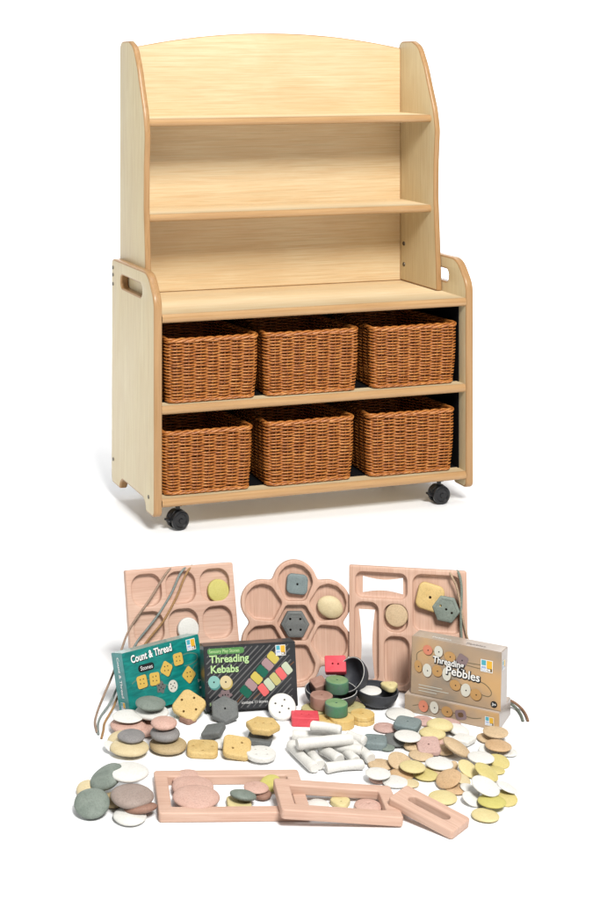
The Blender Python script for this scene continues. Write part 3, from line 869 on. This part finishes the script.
# ------------------------------------------------------------------ spools, blocks and bowls
SP = {'spool_green': ((142, 176, 126), (116, 156, 108)), 'spool_yellow': ((240, 208, 138), (226, 186, 108)), 'spool_cream': ((214, 204, 150), (196, 184, 128)),
      'spool_brown': ((186, 146, 130), (166, 122, 106)), 'spool_red': ((240, 88, 100), (230, 74, 88))}
for k_, (a_, b_) in SP.items(): M['s_' + k_] = stone_mat(k_, a_, b_, .05, .5, .66)
M['s_spool_green_side'] = stone_mat('spool_green_side', (84, 136, 100), (104, 124, 116), .06, .5, .7)
G5 = 'round threading spools by the bowls'
def spool(px, py, a, hpx, z0, color, label, scallop=0, tilt=None, layers=1, side=None):
    """(px, py) centre of the top face"""
    ps = pxsize(py, z0); A = a * ps; h = hpx * ps
    P = ground(px, py, z0 + h); P.z = z0
    m = Matrix.Translation(P)
    if tilt: m = m @ Matrix.Rotation(R(tilt[0]), 4, 'X') @ Matrix.Rotation(R(tilt[1]), 4, 'Y')
    def out(rad, ph=0):
        return [(rad * (1 + (.018 * math.cos(scallop * t + ph) if scallop else 0)) * math.cos(t), rad * (1 + (.018 * math.cos(scallop * t + ph) if scallop else 0)) * math.sin(t)) for t in (2 * math.pi * i / 72 for i in range(72))]
    hole = circ(0, 0, A * .09, 12)
    mb = MB()
    for k in range(layers):
        slab(mb, out(A), h / layers, min(.0018, h / layers * .3), [hole], 0, 1 if side else 0, Matrix.Translation((0, 0, k * h / layers)), hb=.0004)
    mats = [M['s_' + color]] + ([M['s_' + side]] if side else [])
    o = mb.build('threading_spool', mats, None, matrix=m, angle=50)
    tag(o, label, 'spool', G5)
def block(px, py, w_, d_, h_, z0, color, label, rot=(0, 0, 0), holes=2, name='threading_block'):
    P = ground(px, py, z0 + h_ / 2)
    m = Matrix.Translation(P) @ Matrix.Rotation(R(rot[2]), 4, 'Z') @ Matrix.Rotation(R(rot[0]), 4, 'X') @ Matrix.Rotation(R(rot[1]), 4, 'Y')
    hl = [circ(x, y, .0022, 12) for x, y in ([(-w_ * .13, 0), (w_ * .13, -.001)] if holes == 2 else ([(0, 0)] if holes == 1 else []))]
    mb = MB(); slab(mb, rrect(0, 0, w_, d_, .004, 4), h_, .002, hl, mat=Matrix.Translation((0, 0, -h_ / 2)), hb=.0005)
    o = mb.build(name, M['s_' + color], None, matrix=m, angle=50)
    tag(o, label, 'block', 'square threading blocks by the bowls')

M['bowl'] = plain('black_bowl', (62, 64, 70), .6, .8, .35, .1, 80, .1)
def bowl(P, r, h, tilt, label, pale=False):
    m = Matrix.Translation(P) @ tilt
    mb = MB(); t = .0035
    out = [(.0001, 0), (r * .38, 0), (r * .45, .001)] + [(r * (.45 + .55 * math.sin(a)), h * (1 - math.cos(a)) ** .9 + .001) for a in (R(15), R(30), R(45), R(60), R(75), R(90))]
    inn = [(r - t, h)] + [((r - t) * (.42 + .58 * math.sin(a)), h - (h - t) * math.cos(a) ** 1.0 if True else 0) for a in (R(80), R(65), R(50), R(35), R(20), R(5))] + [(.0001, t)]
    inn = [(x, z) for x, z in inn]
    lathe(mb, out + [(r + .0002, h + .0008), (r - t * .5, h + .0016), (r - t, h + .0006)] + inn, 48)
    o = mb.build('stone_bowl', M['bowl'], None, matrix=m, angle=60)
    tag(o, label, 'bowl', 'black bowls behind the spools')
    if pale:
        mb = MB(); rr_ = r - t * .5
        tube(mb, [(rr_ * math.cos(a), rr_ * math.sin(a), h + .0018) for a in (2 * math.pi * i / 64 for i in range(64))], .0006, 6, closed=True)
        mb.build('rim', M['s_white'], o)  # white line round the rim, an edge highlight put into the colour
    return o
ps = pxsize(700)
PA = ground(331, 700); PA = ground(331, 706, 0)
bowl(PA, 26 * ps, .036, Matrix.Identity(4), 'black bowl holding a brown block, nearest the black box', True)
PB = ground(352, 700, 0); PB.z = .016
bowl(PB + Vector((.018, .010, .022)), .040, .034, Vector((-.62, -.42, .55)).to_track_quat('Z', 'Y').to_matrix().to_4x4(), 'black bowl tipped up on its edge behind the red block', True)
PC = ground(378.5, 711, 0) + Vector((0, .034, 0))
bowl(PC, 21.5 * ps, .034, Matrix.Rotation(R(4), 4, 'Y'), 'black bowl holding a white disc and a yellow pebble, before the right tray')
S('d','white',370.5,690.5,11,5.6,-12,.030,'white disc lying inside the right black bowl',group='stones in the bowls')
S('tri','yellow',390,687.5,12,7,5,.026,'yellow drilled pebble on the rim of the right black bowl','threading_stone',group='stones in the bowls',holes=1,c=3)
block(319, 686, .032, .032, .026, .022, 'spool_brown', 'brown block lying in the black bowl', (14, -12, 20), 0)
block(335.5, 665, .047, .040, .014, .058, 'spool_red', 'red square block with holes propped up against the tipped bowl', (38, -6, -6), 2)
spool(337, 679.5, 11.3, 11, .036, 'spool_green', 'green spool in the bowl just under the propped red block', side='spool_green_side')
spool(314, 708, 12.5, 6, .0, 'spool_cream', 'pale spool under the brown spool', 18)
spool(352, 706, 13, 6, .0, 'spool_cream', 'pale spool behind the lower green spool', 14)
spool(342, 716.5, 12, 9, 0, 'spool_yellow', 'yellow spool under the lower green spool', 18)
spool(327, 719, 12, 6, 0, 'spool_yellow', 'yellow spool right of the red block, touching the top white stick', 18)
spool(321.5, 694.5, 11, 12, .014, 'spool_brown', 'brown fluted spool left of the lower green spool', 8)
spool(336.3, 702.5, 11.2, 11, .020, 'spool_green', 'green spool standing on the yellow one', side='spool_green_side')
spool(362.5, 713, 11.8, 8.5, 0, 'spool_yellow', 'yellow double-layer spool furthest right, by the right bowl', 18, layers=2)
block(305, 718.5, .058, .040, .020, 0, 'spool_red', 'red square block with two holes on the floor left of the yellow spool', (0, 0, -4), 2)

# ------------------------------------------------------------------ frames on the floor
def frame(pl, pr, zl, zr, depth, t, rail, label, end=None, slot=None, rad=.007):
    """pl / pr: photo pixels of the middle of the left and right ends of the top face; zl, zr heights of the underside"""
    A = ground(pl[0], pl[1], zl + t); B = ground(pr[0], pr[1], zr + t)
    d = (B - A); L = d.length; d.normalize(); y = Vector((0, 0, 1)).cross(d).normalized(); z = d.cross(y)
    o = A - z * t
    m = Matrix(((d.x, y.x, z.x, o.x), (d.y, y.y, z.y, o.y), (d.z, y.z, z.z, o.z), (0, 0, 0, 1)))
    end = end or rail
    hole = rrect(L / 2, 0, L - 2 * end, depth - 2 * rail, rad * .6 if slot is None else slot, 6)
    mb = MB(); slab(mb, rrect(L / 2, 0, L, depth, rad, 5), t, .003, [hole])
    ob = mb.build('wooden_frame', M['beech'], None, matrix=m, angle=50)
    tag(ob, label, 'frame', 'beech frames lying at the front')
    return ob
frame((156, 791), (304.5, 789.5), 0, 0, .172, .0185, .026, 'longest beech frame, lying flat around three pink pebbles')
frame((277.5, 793), (397, 801), .0192, .002, .125, .0185, .026, 'middle beech frame resting with its left end on the longest one', end=.028)
frame((397.5, 790.5), (462, 824.5), .0192, .0, .068, .0175, .023, 'smallest beech frame with a narrow slot, slanting at the front right', end=.026, slot=.010)

# ------------------------------------------------------------------ printed boxes
def box_matrix(px, py, yaw, lean, z0=0, off=(0, 0, 0)):
    p = ground(px, py, z0) + Vector(off)
    return Matrix.Translation(p) @ Matrix.Rotation(yaw, 4, 'Z') @ Matrix.Rotation(-lean, 4, 'X')
def text2d(body, size, x, y, bold=0.0, rot=0, align='LEFT', shear=0, sx=1):
    cu = bpy.data.curves.new('t', 'FONT'); cu.body = body; cu.size = size; cu.offset = bold; cu.align_x = align; cu.shear = shear
    cu.resolution_u = 3
    o = bpy.data.objects.new('t', cu); col.objects.link(o)
    dg = bpy.context.evaluated_depsgraph_get(); dg.update()
    me = bpy.data.meshes.new_from_object(o.evaluated_get(dg))
    c, s = math.cos(rot), math.sin(rot)
    vs = [(x + (v_.co.x * sx) * c - v_.co.y * s, y + (v_.co.x * sx) * s + v_.co.y * c) for v_ in me.vertices]
    fs = [tuple(p.vertices) for p in me.polygons]
    bpy.data.objects.remove(o); bpy.data.meshes.remove(me); bpy.data.curves.remove(cu)
    return vs, fs
class Print:
    """flat print on a box face; plane is x (right), z (up), y = towards the viewer (negative)"""
    def __init__(s, mat=None): s.mb = MB(); s.mats = []; s.layer = 0; s.mat = mat
    def mi(s, m):
        if m not in s.mats: s.mats.append(m)
        return s.mats.index(m)
    def put(s, vs, fs, m, layer):
        y = -.0003 - .00025 * layer
        s.mb.add([(a, y, b) for a, b in vs], fs, s.mi(m), s.mat)
    def poly(s, pts, m, layer):
        tris = tessellate_polygon([[Vector((a, b, 0)) for a, b in pts]])
        s.put(pts, [t for t in tris if len(set(t)) == 3], m, layer)
    def line(s, pts, wd, m, layer):
        pts = [Vector(p) for p in pts]; a = []; b = []
        for i, p in enumerate(pts):
            d = (pts[min(i + 1, len(pts) - 1)] - pts[max(0, i - 1)]).normalized(); n = Vector((-d.y, d.x)) * wd / 2
            a.append(tuple(p + n)); b.append(tuple(p - n))
        N = len(pts)
        s.put(a + b, [(i, i + 1, N + i + 1, N + i) for i in range(N - 1)], m, layer)
    def text(s, body, size, x, y, m, layer, **k):
        vs, fs = text2d(body, size, x, y, **k); s.put(vs, fs, m, layer)
    def build(s, name, parent): return s.mb.build(name, s.mats, parent, False)
def sp2(pts, sub=6): return [(p.x, p.y) for p in spline([(a, b, 0) for a, b in pts], sub)]
def carton(name, mtx, w_, h_, d_, mats, label, group):
    root = empty(name, mtx); tag(root, label, 'box', group)
    bm_ = bmesh.new(); bmesh.ops.create_cube(bm_, size=1)
    bmesh.ops.scale(bm_, vec=(w_, d_, h_), verts=bm_.verts); bmesh.ops.translate(bm_, vec=(w_ / 2, d_ / 2, h_ / 2), verts=bm_.verts)
    bmesh.ops.bevel(bm_, geom=bm_.edges[:], offset=.0012, segments=2, affect='EDGES')
    me = bpy.data.meshes.new('carton'); bm_.to_mesh(me); bm_.free()
    for m in mats: me.materials.append(m)
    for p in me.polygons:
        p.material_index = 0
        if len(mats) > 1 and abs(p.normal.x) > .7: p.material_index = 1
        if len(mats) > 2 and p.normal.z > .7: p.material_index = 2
    o = bpy.data.objects.new('carton', me); col.objects.link(o); o.parent = root
    # tuck-flap seams on the short side and lid
    return root
def logo(P, x, y, s, layer=3, rot=0):
    wht = pm('white', (250, 250, 248))
    P.poly([(x, y), (x + s, y), (x + s, y + s * .98), (x, y + s * .98)], wht, layer)
    P.poly([(x + .07 * s, y + .52 * s), (x + .44 * s, y + .52 * s), (x + .44 * s, y + .93 * s), (x + .07 * s, y + .93 * s)], pm('cyan', (84, 178, 196)), layer + 1)
    P.poly([(x + .5 * s, y + .32 * s), (x + .95 * s, y + .32 * s), (x + .95 * s, y + .93 * s), (x + .5 * s, y + .93 * s)], pm('amber', (240, 186, 60)), layer + 1)
    P.poly([(x + .5 * s, y + .07 * s), (x + .95 * s, y + .07 * s), (x + .95 * s, y + .32 * s), (x + .5 * s, y + .32 * s)], pm('umber', (120, 92, 40)), layer + 1)
    P.poly([(x + .07 * s, y + .07 * s), (x + .44 * s, y + .07 * s), (x + .44 * s, y + .44 * s), (x + .07 * s, y + .44 * s)], pm('lilac', (170, 190, 226)), layer + 1)
    P.text('sobe', .36 * s, x + .12 * s, y + .11 * s, wht, layer + 2, bold=.012 * s)

def card(name, c, c2=None, scale=12, k=.72, rough=.3, axis=None):
    m, nt, b = nodes(name); v = texco(nt, (1, 1, 1) if axis is None else axis, False); n = noise_tex(nt, v, scale, 4, .6, .5)
    r = ramp(nt, alb(c2 or c, k), alb(c, k), None, .35, .62); nt.links.new(n.outputs[0], r.inputs[0]); nt.links.new(r.outputs[0], b.inputs['Base Color'])
    b.inputs['Roughness'].default_value = rough; b.inputs['Coat Weight'].default_value = .15
    return m
# teal box
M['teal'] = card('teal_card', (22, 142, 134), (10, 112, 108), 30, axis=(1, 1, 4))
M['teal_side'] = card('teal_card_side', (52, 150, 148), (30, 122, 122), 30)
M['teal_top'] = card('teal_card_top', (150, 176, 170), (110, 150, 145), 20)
tb = box_matrix(131, 716, R(33), R(16), .045 * math.sin(R(16))); TW, TH = .205, .127
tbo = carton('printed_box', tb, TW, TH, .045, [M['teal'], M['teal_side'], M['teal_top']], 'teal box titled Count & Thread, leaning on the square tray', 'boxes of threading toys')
P = Print()
wht, blk = pm('white', (250, 250, 248)), pm('black', (28, 30, 34))
for dx, m_, l, bo in ((.0012, blk, 0, .0012), (0, wht, 1, .0005)):
    P.text('Count & Thread', .0215, .020 + dx, .103 - dx, m_, l, bold=bo, rot=R(2.5), sx=.76)
P.poly(rrect(.056, .0875, .042, .0150, .007, 5), blk, 1)
P.text('Stones', .0120, .0405, .0835, wht, 2, bold=0)
yl = pm('biscuit', (222, 186, 92))
lac = pm('lace', (96, 138, 122))
P.line(sp2([(.014, .062), (.03, .068), (.05, .062), (.08, .064), (.11, .074), (.135, .086), (.165, .094), (.190, .088), (.190, .076), (.172, .070), (.155, .070)]), .0024, lac, 0)
P.line(sp2([(.168, .045), (.178, .062), (.192, .068)]), .0022, lac, 0)
P.line(sp2([(.04, .045), (.06, .05), (.09, .045), (.12, .036)]), .002, lac, 0)
for (x, y, rot, s) in ((.040, .061, 4, .026), (.073, .060, -3, .026), (.107, .074, -38, .026), (.141, .087, 2, .025), (.163, .050, 40, .028)):
    P.poly(rrect(x + .0015, y - .0015, s, s, .005, 4, R(rot)), pm('teal_shade', (8, 74, 74)), 1)
    P.poly(rrect(x, y, s, s, .005, 4, R(rot)), yl, 2)
    for (dx, dy) in ((-.005, -.003), (.004, -.004), (.004, .005), (-.004, .005))[:2 + int(s * 100) % 3]:
        P.poly(circ(x + dx, y + dy, .0014, 8), blk, 3)
for (x, y, m_) in ((.086, .040, pm('grey', (110, 112, 110))), (.117, .036, pm('pale', (222, 220, 208)))):
    if m_ is pm('grey', (0, 0, 0)):
        P.poly([(x + (.0115 + .0018 * math.cos(5 * t)) * math.cos(t), y + (.0115 + .0018 * math.cos(5 * t)) * math.sin(t)) for t in (2 * math.pi * i / 40 for i in range(40))], m_, 2)
    else: P.poly(circ(x, y, .0125, 24), m_, 2)
    for (dx, dy) in ((-.005, -.004), (.005, -.004), (.005, .005), (-.005, .005), (0, 0)): P.poly(circ(x + dx, y + dy, .0015, 8), blk, 3)
logo(P, .168, .098, .024)
P.text('3+', .009, .183, .030, wht, 2); P.poly(rrect(.188, .018, .006, .004, .001, 2), wht, 2)
P.build('cover_print', tbo)
# spine
P = Print(Matrix(((0, 1, 0, 0), (-1, 0, 0, .045), (0, 0, 1, 0), (0, 0, 0, 1))))
P.text('Count & Thread', .0125, .020, .118, wht, 0, rot=R(-90), bold=.0002)
logo(P, .012, .010, .016, 0)
P.build('spine_print', tbo)

# black box
M['char'] = card('charcoal_card', (50, 52, 56), (34, 36, 40), 10)
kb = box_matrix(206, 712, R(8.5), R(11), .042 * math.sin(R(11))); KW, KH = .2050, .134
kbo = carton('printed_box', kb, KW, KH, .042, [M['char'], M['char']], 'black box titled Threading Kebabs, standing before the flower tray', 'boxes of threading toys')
P = Print()
gr_ = pm('pinstripe', (112, 112, 112)); grn = pm('mint', (190, 224, 160)); gdk = pm('leaf', (92, 150, 84))
def clipline(x, wd):
    """diagonal grill bar clipped to the face"""
    a = R(42); dx, dy = math.cos(a), math.sin(a)
    t0, t1 = 0, KH / dy
    pts = []
    for i in range(30):
        t = t1 * i / 29; X, Y = x + dx * t, dy * t
        if .004 < X < KW - .010 and .003 < Y < KH - .003: pts.append((X, Y))
    if len(pts) > 1: P.line([pts[0], pts[-1]], wd, gr_, 0)
for i in range(26):
    clipline(-.13 + i * .0135, .0016 if i % 2 else .0028)
P.poly(rrect(.049, .1225, .082, .0125, .006, 5), gdk, 1)
P.text('Sensory Play Stones', .0098, .0115, .1195, grn, 2, bold=.0001, sx=.86)
for dx, m_, l, bo in ((.0010, blk, 1, .0011), (0, grn, 2, .0006)):
    P.text('Threading', .0215, .012 + dx, .0995 - dx, m_, l, bold=bo)
    P.text('Kebabs', .0215, .013 + dx, .0785 - dx, m_, l, bold=bo)
def kebab(x0, y0, ang, cols, s=.0185):
    a = R(ang); d = Vector((math.cos(a), math.sin(a)))
    p = Vector((x0, y0))
    P.line([tuple(p - d * .02), tuple(p + d * (len(cols) * s + .012))], .0022, pm('skewer', (120, 84, 60)), 1)
    for c_ in cols:
        q = p + d * s / 2
        P.poly(rrect(q.x, q.y, s * .93, .026, .004, 4, a), c_, 2)
        P.poly(rrect(q.x - d.x * s * .28, q.y - d.y * s * .28, s * .3, .024, .003, 3, a), c_, 3)
        p += d * s
K = dict(g=pm('bottle', (24, 104, 84)), m=pm('mauve', (176, 146, 148)), y=pm('butter', (214, 196, 96)), p=pm('salmon', (240, 112, 112)), s=pm('sage', (206, 216, 190)), c=pm('straw', (208, 198, 130)))
kebab(.083, .030, 46, [K['g'], K['m'], K['y'], K['g'], K['m'], K['y']])
kebab(.122, .033, 37, [K['p'], K['s'], K['c'], K['p'], K['s']], .0172)
for (x, y, m_, m2) in ((.020, .060, pm('aqua', (142, 196, 188)), pm('aqua_dark', (86, 150, 146))), (.046, .059, pm('ivory', (226, 208, 162)), pm('ivory_dark', (200, 178, 104)))):
    P.poly(circ(x + .002, y - .003, .0135, 28), m2, 2); P.poly(circ(x, y, .0130, 28), m_, 3); P.poly(circ(x, y, .0018, 10), blk, 4)
P.poly([(.044 + (.0135 + .0022 * math.cos(6 * t)) * math.cos(t), .032 + .78 * (.0135 + .0022 * math.cos(6 * t)) * math.sin(t)) for t in (2 * math.pi * i / 48 for i in range(48))], pm('plum', (142, 122, 124)), 2)
for dx in (-.006, 0, .006): P.poly(circ(.044 + dx, .033 - abs(dx) * .1, .0016, 8), blk, 3)
P.text('contains 11 stones', .0085, .079, .012, wht, 2, sx=.92); P.text('3+', .009, .008, .012, grn, 2)
P.poly([(.158, .108), (.190, .108), (.190, .1095), (.158, .1095)], blk, 2)
logo(P, .160, .1065, .0225)
P.build('cover_print', kbo)

# brown boxes
def kraft_mat(name):
    m, nt, b = nodes(name); v = texco(nt, (1, 1, 1), False)
    n = noise_tex(nt, v, 7, 3, .5, .3)
    r = ramp(nt, alb((152, 138, 122), .78), alb((206, 166, 116), .78), alb((178, 152, 124), .78), .38, .60)
    nt.links.new(n.outputs[0], r.inputs[0]); nt.links.new(r.outputs[0], b.inputs['Base Color']); b.inputs['Roughness'].default_value = .3
    b.inputs['Coat Weight'].default_value = .2
    return m
M['kraft'] = kraft_mat('brown_gradient_card')
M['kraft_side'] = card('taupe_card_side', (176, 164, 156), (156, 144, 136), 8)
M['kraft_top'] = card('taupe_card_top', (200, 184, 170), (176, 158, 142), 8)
BW = .206
byaw = R(-29)
b1 = box_matrix(404.5, 711, byaw, 0)
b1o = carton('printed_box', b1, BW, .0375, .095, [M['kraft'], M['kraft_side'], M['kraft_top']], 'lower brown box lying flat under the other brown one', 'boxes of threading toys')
def pebble_row(P, items, lw=.0016):
    for (x, y, rx, ry, rot, m_) in items:
        P.poly(circ(x + .0012, y - .0015, rx, 24, ry, R(rot)), pm('umbra', (110, 84, 60)), 1)
        P.poly(circ(x, y, rx, 24, ry, R(rot)), m_, 2)
        P.poly(circ(x + .001, y - .0005, .0015, 8), blk, 3)
coral, palew, tanp, mauv = pm('coral', (222, 140, 112)), pm('pale', (222, 220, 208)), pm('tan', (200, 156, 100)), pm('plum', (142, 122, 124))
P = Print()
P.line(sp2([(.018, .016), (.04, .022), (.08, .020), (.12, .018), (.15, .016), (.168, .020)]), .0014, pm('cord', (120, 110, 84)), 0)
pebble_row(P, [(.042, .020, .0105, .0125, 0, coral), (.066, .022, .0095, .0130, 0, palew), (.094, .019, .012, .011, 0, tanp)])
P.poly(rrect(.124, .018, .024, .021, .006, 4, R(12)), mauv, 2); P.poly(rrect(.124, .018, .012, .010, .004, 4, R(12)), pm('umbra', (0, 0, 0)), 3)
logo(P, .176, .008, .019)
P.build('cover_print', b1o)
# standing box on top of it
b2 = b1 @ Matrix.Translation((.010, .010, .0378)) @ Matrix.Rotation(R(-5), 4, 'X')
BH2, BW2 = .122, .196
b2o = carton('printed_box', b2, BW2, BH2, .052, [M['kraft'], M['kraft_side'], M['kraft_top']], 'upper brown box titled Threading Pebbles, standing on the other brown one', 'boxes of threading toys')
P = Print()
cord = pm('cord', (120, 110, 84))
P.line(sp2([(.012, .072), (.014, .088), (.035, .098), (.07, .094), (.11, .088), (.15, .088), (.172, .092)]), .0015, cord, 0)
P.line(sp2([(.120, .082), (.150, .080), (.170, .083)]), .0013, cord, 0)
pebble_row(P, [(.036, .098, .0105, .0105, 0, coral), (.060, .099, .0095, .0120, 0, palew), (.085, .093, .0125, .0105, 0, tanp)])
P.poly(rrect(.112, .090, .023, .024, .005, 4, R(-25)), mauv, 2); P.poly(circ(.112, .090, .0016, 8), blk, 3)
P.line(sp2([(.008, .055), (.03, .058), (.06, .056), (.09, .046), (.12, .036), (.15, .028), (.170, .026), (.176, .036), (.162, .050), (.135, .056), (.110, .062)]), .0016, cord, 0)
pebble_row(P, [(.016, .060, .0085, .0125, 10, tanp), (.036, .055, .0100, .0140, 0, palew), (.058, .058, .0115, .0120, 0, tanp), (.079, .055, .0095, .0140, 0, palew),
               (.098, .036, .0120, .0110, -20, tanp), (.121, .030, .0105, .0140, -10, palew), (.143, .025, .0120, .0120, 0, tanp)])
for dx, m_, l, bo in ((.0011, blk, 3, .0018), (0, wht, 4, .0004)):
    P.text('Threading', .0185, .048 + dx, .0755 - dx, m_, l, bold=bo, sx=.9, rot=R(-2)); P.text('Pebbles', .0245, .076 + dx, .0565 - dx, m_, l, bold=bo, rot=R(-3))
logo(P, .152, .0755, .026)
P.poly(circ(.182, .012, .0070, 24), blk, 1); P.text('3+', .0085, .1775, .009, wht, 2, bold=.0002)
for (x, y, l_) in ((.018, .021, .052), (.018, .015, .066), (.018, .009, .040)): P.poly([(x, y), (x + l_, y), (x + l_, y + .0014), (x, y + .0014)], pm('pale', (0, 0, 0)), 1)
P.build('cover_print', b2o)
P = Print(Matrix(((0, -1, 0, BW2), (1, 0, 0, 0), (0, 0, 1, 0), (0, 0, 0, 1))))
logo(P, .009, .082, .020, 0)
P.build('side_print', b2o)
P = Print(Matrix(((1, 0, 0, 0), (0, 0, 1, 0), (0, -1, 0, BH2), (0, 0, 0, 1))))
P.text('Pebbles', .014, .115, .014, blk, 0); P.text('Pebbles', .014, .040, .014, wht, 0)
P.build('lid_print', b2o)

# ------------------------------------------------------------------ laces
def lace(pts, c, label, r=.0026, group='threading laces hung over the trays'):
    key = 'lace_' + str(c)
    m = plain('lace_cord', c, .8, .75, .2, .2, 400, .6)
    mb = MB(); tube(mb, spline(pts, 8), r, 8)
    o = mb.build('threading_lace', m, None, angle=180); tag(o, label, 'lace', group)
def on_tray(Mx, px, py, off=.0255):
    o0 = Mx.to_translation(); n = Mx.col[2].to_3d(); d = at_depth(px, py, 1.0) - Vector((0, 0, H)); c0 = Vector((0, 0, H))
    t = (o0 + n * off - c0).dot(n) / d.dot(n); return c0 + d * t
def over(Mx, px, py):
    """a point just above the tray's top edge and one hanging behind it"""
    p = on_tray(Mx, px, py, .012); q = p + Mx.col[2].to_3d() * -.030 + Vector((0, 0, -.02)); return [q + Vector((0, 0, -.05)), q, p + Vector((0, 0, .003))]
A_ = lambda *p: on_tray(TL_M, *p)
lace(over(TL_M, 172, 569) + [A_(165, 575), A_(150, 599), A_(138, 616), A_(128, 632), at_depth(120, 654, 3.455), at_depth(112, 676, 3.43), ground(104, 695, .035), ground(98, 710, .006), ground(95, 722, .003), ground(97, 732, .003)],
     (166, 142, 124), 'brownish pink lace, leftmost of the three over the left tray')
lace(over(TL_M, 187, 568) + [A_(180, 574), A_(172, 592), A_(160, 612), A_(148, 628), A_(137, 642), at_depth(128, 660, 3.455), at_depth(116, 690, 3.42), ground(110, 703, .02), ground(101, 716, .004), ground(98, 725, .003), ground(98.5, 734, .003)],
     (140, 148, 144), 'blue-grey lace, middle of the three over the left tray')
lace(over(TL_M, 192, 567) + [A_(185, 576), A_(177, 596), A_(164, 620), A_(152, 635), A_(143, 647), at_depth(134, 662, 3.458), at_depth(118, 696, 3.415), ground(113, 708, .02), ground(105, 722, .004), ground(103.5, 730, .003), ground(101.5, 738, .003)],
     (172, 134, 92), 'orange-brown lace, rightmost of the three over the left tray')
B_ = lambda *p: on_tray(TR_M, *p)
lace(over(TR_M, 449, 573) + [B_(452, 577), B_(457, 588), B_(461, 608), B_(464, 624), B_(468, 640), B_(472, 652)], (186, 160, 134), 'tan lace hanging over the right tray above the brown box')
lace(over(TR_M, 457, 572.5) + [B_(460, 577), B_(461.5, 590), B_(461, 610), B_(461, 626), B_(461.5, 640), B_(462, 652)], (132, 142, 130), 'grey-green lace hanging over the right tray beside the tan one', .003)
lace([ground(499, 706, .016), ground(505, 704, .018), ground(511, 704, .012), ground(517, 709, .004), ground(521, 715, .003), ground(523, 720.5, .003)], (116, 124, 112), 'grey-green lace end lying right of the lower brown box', .003, 'lace ends beside the brown boxes')
lace([ground(501, 702, .022), ground(508, 700, .022), ground(515, 703, .014), ground(522, 709, .004), ground(526, 715, .003), ground(528, 720.5, .003)], (150, 116, 92), 'brown lace end lying furthest right of the brown boxes', .003, 'lace ends beside the brown boxes')
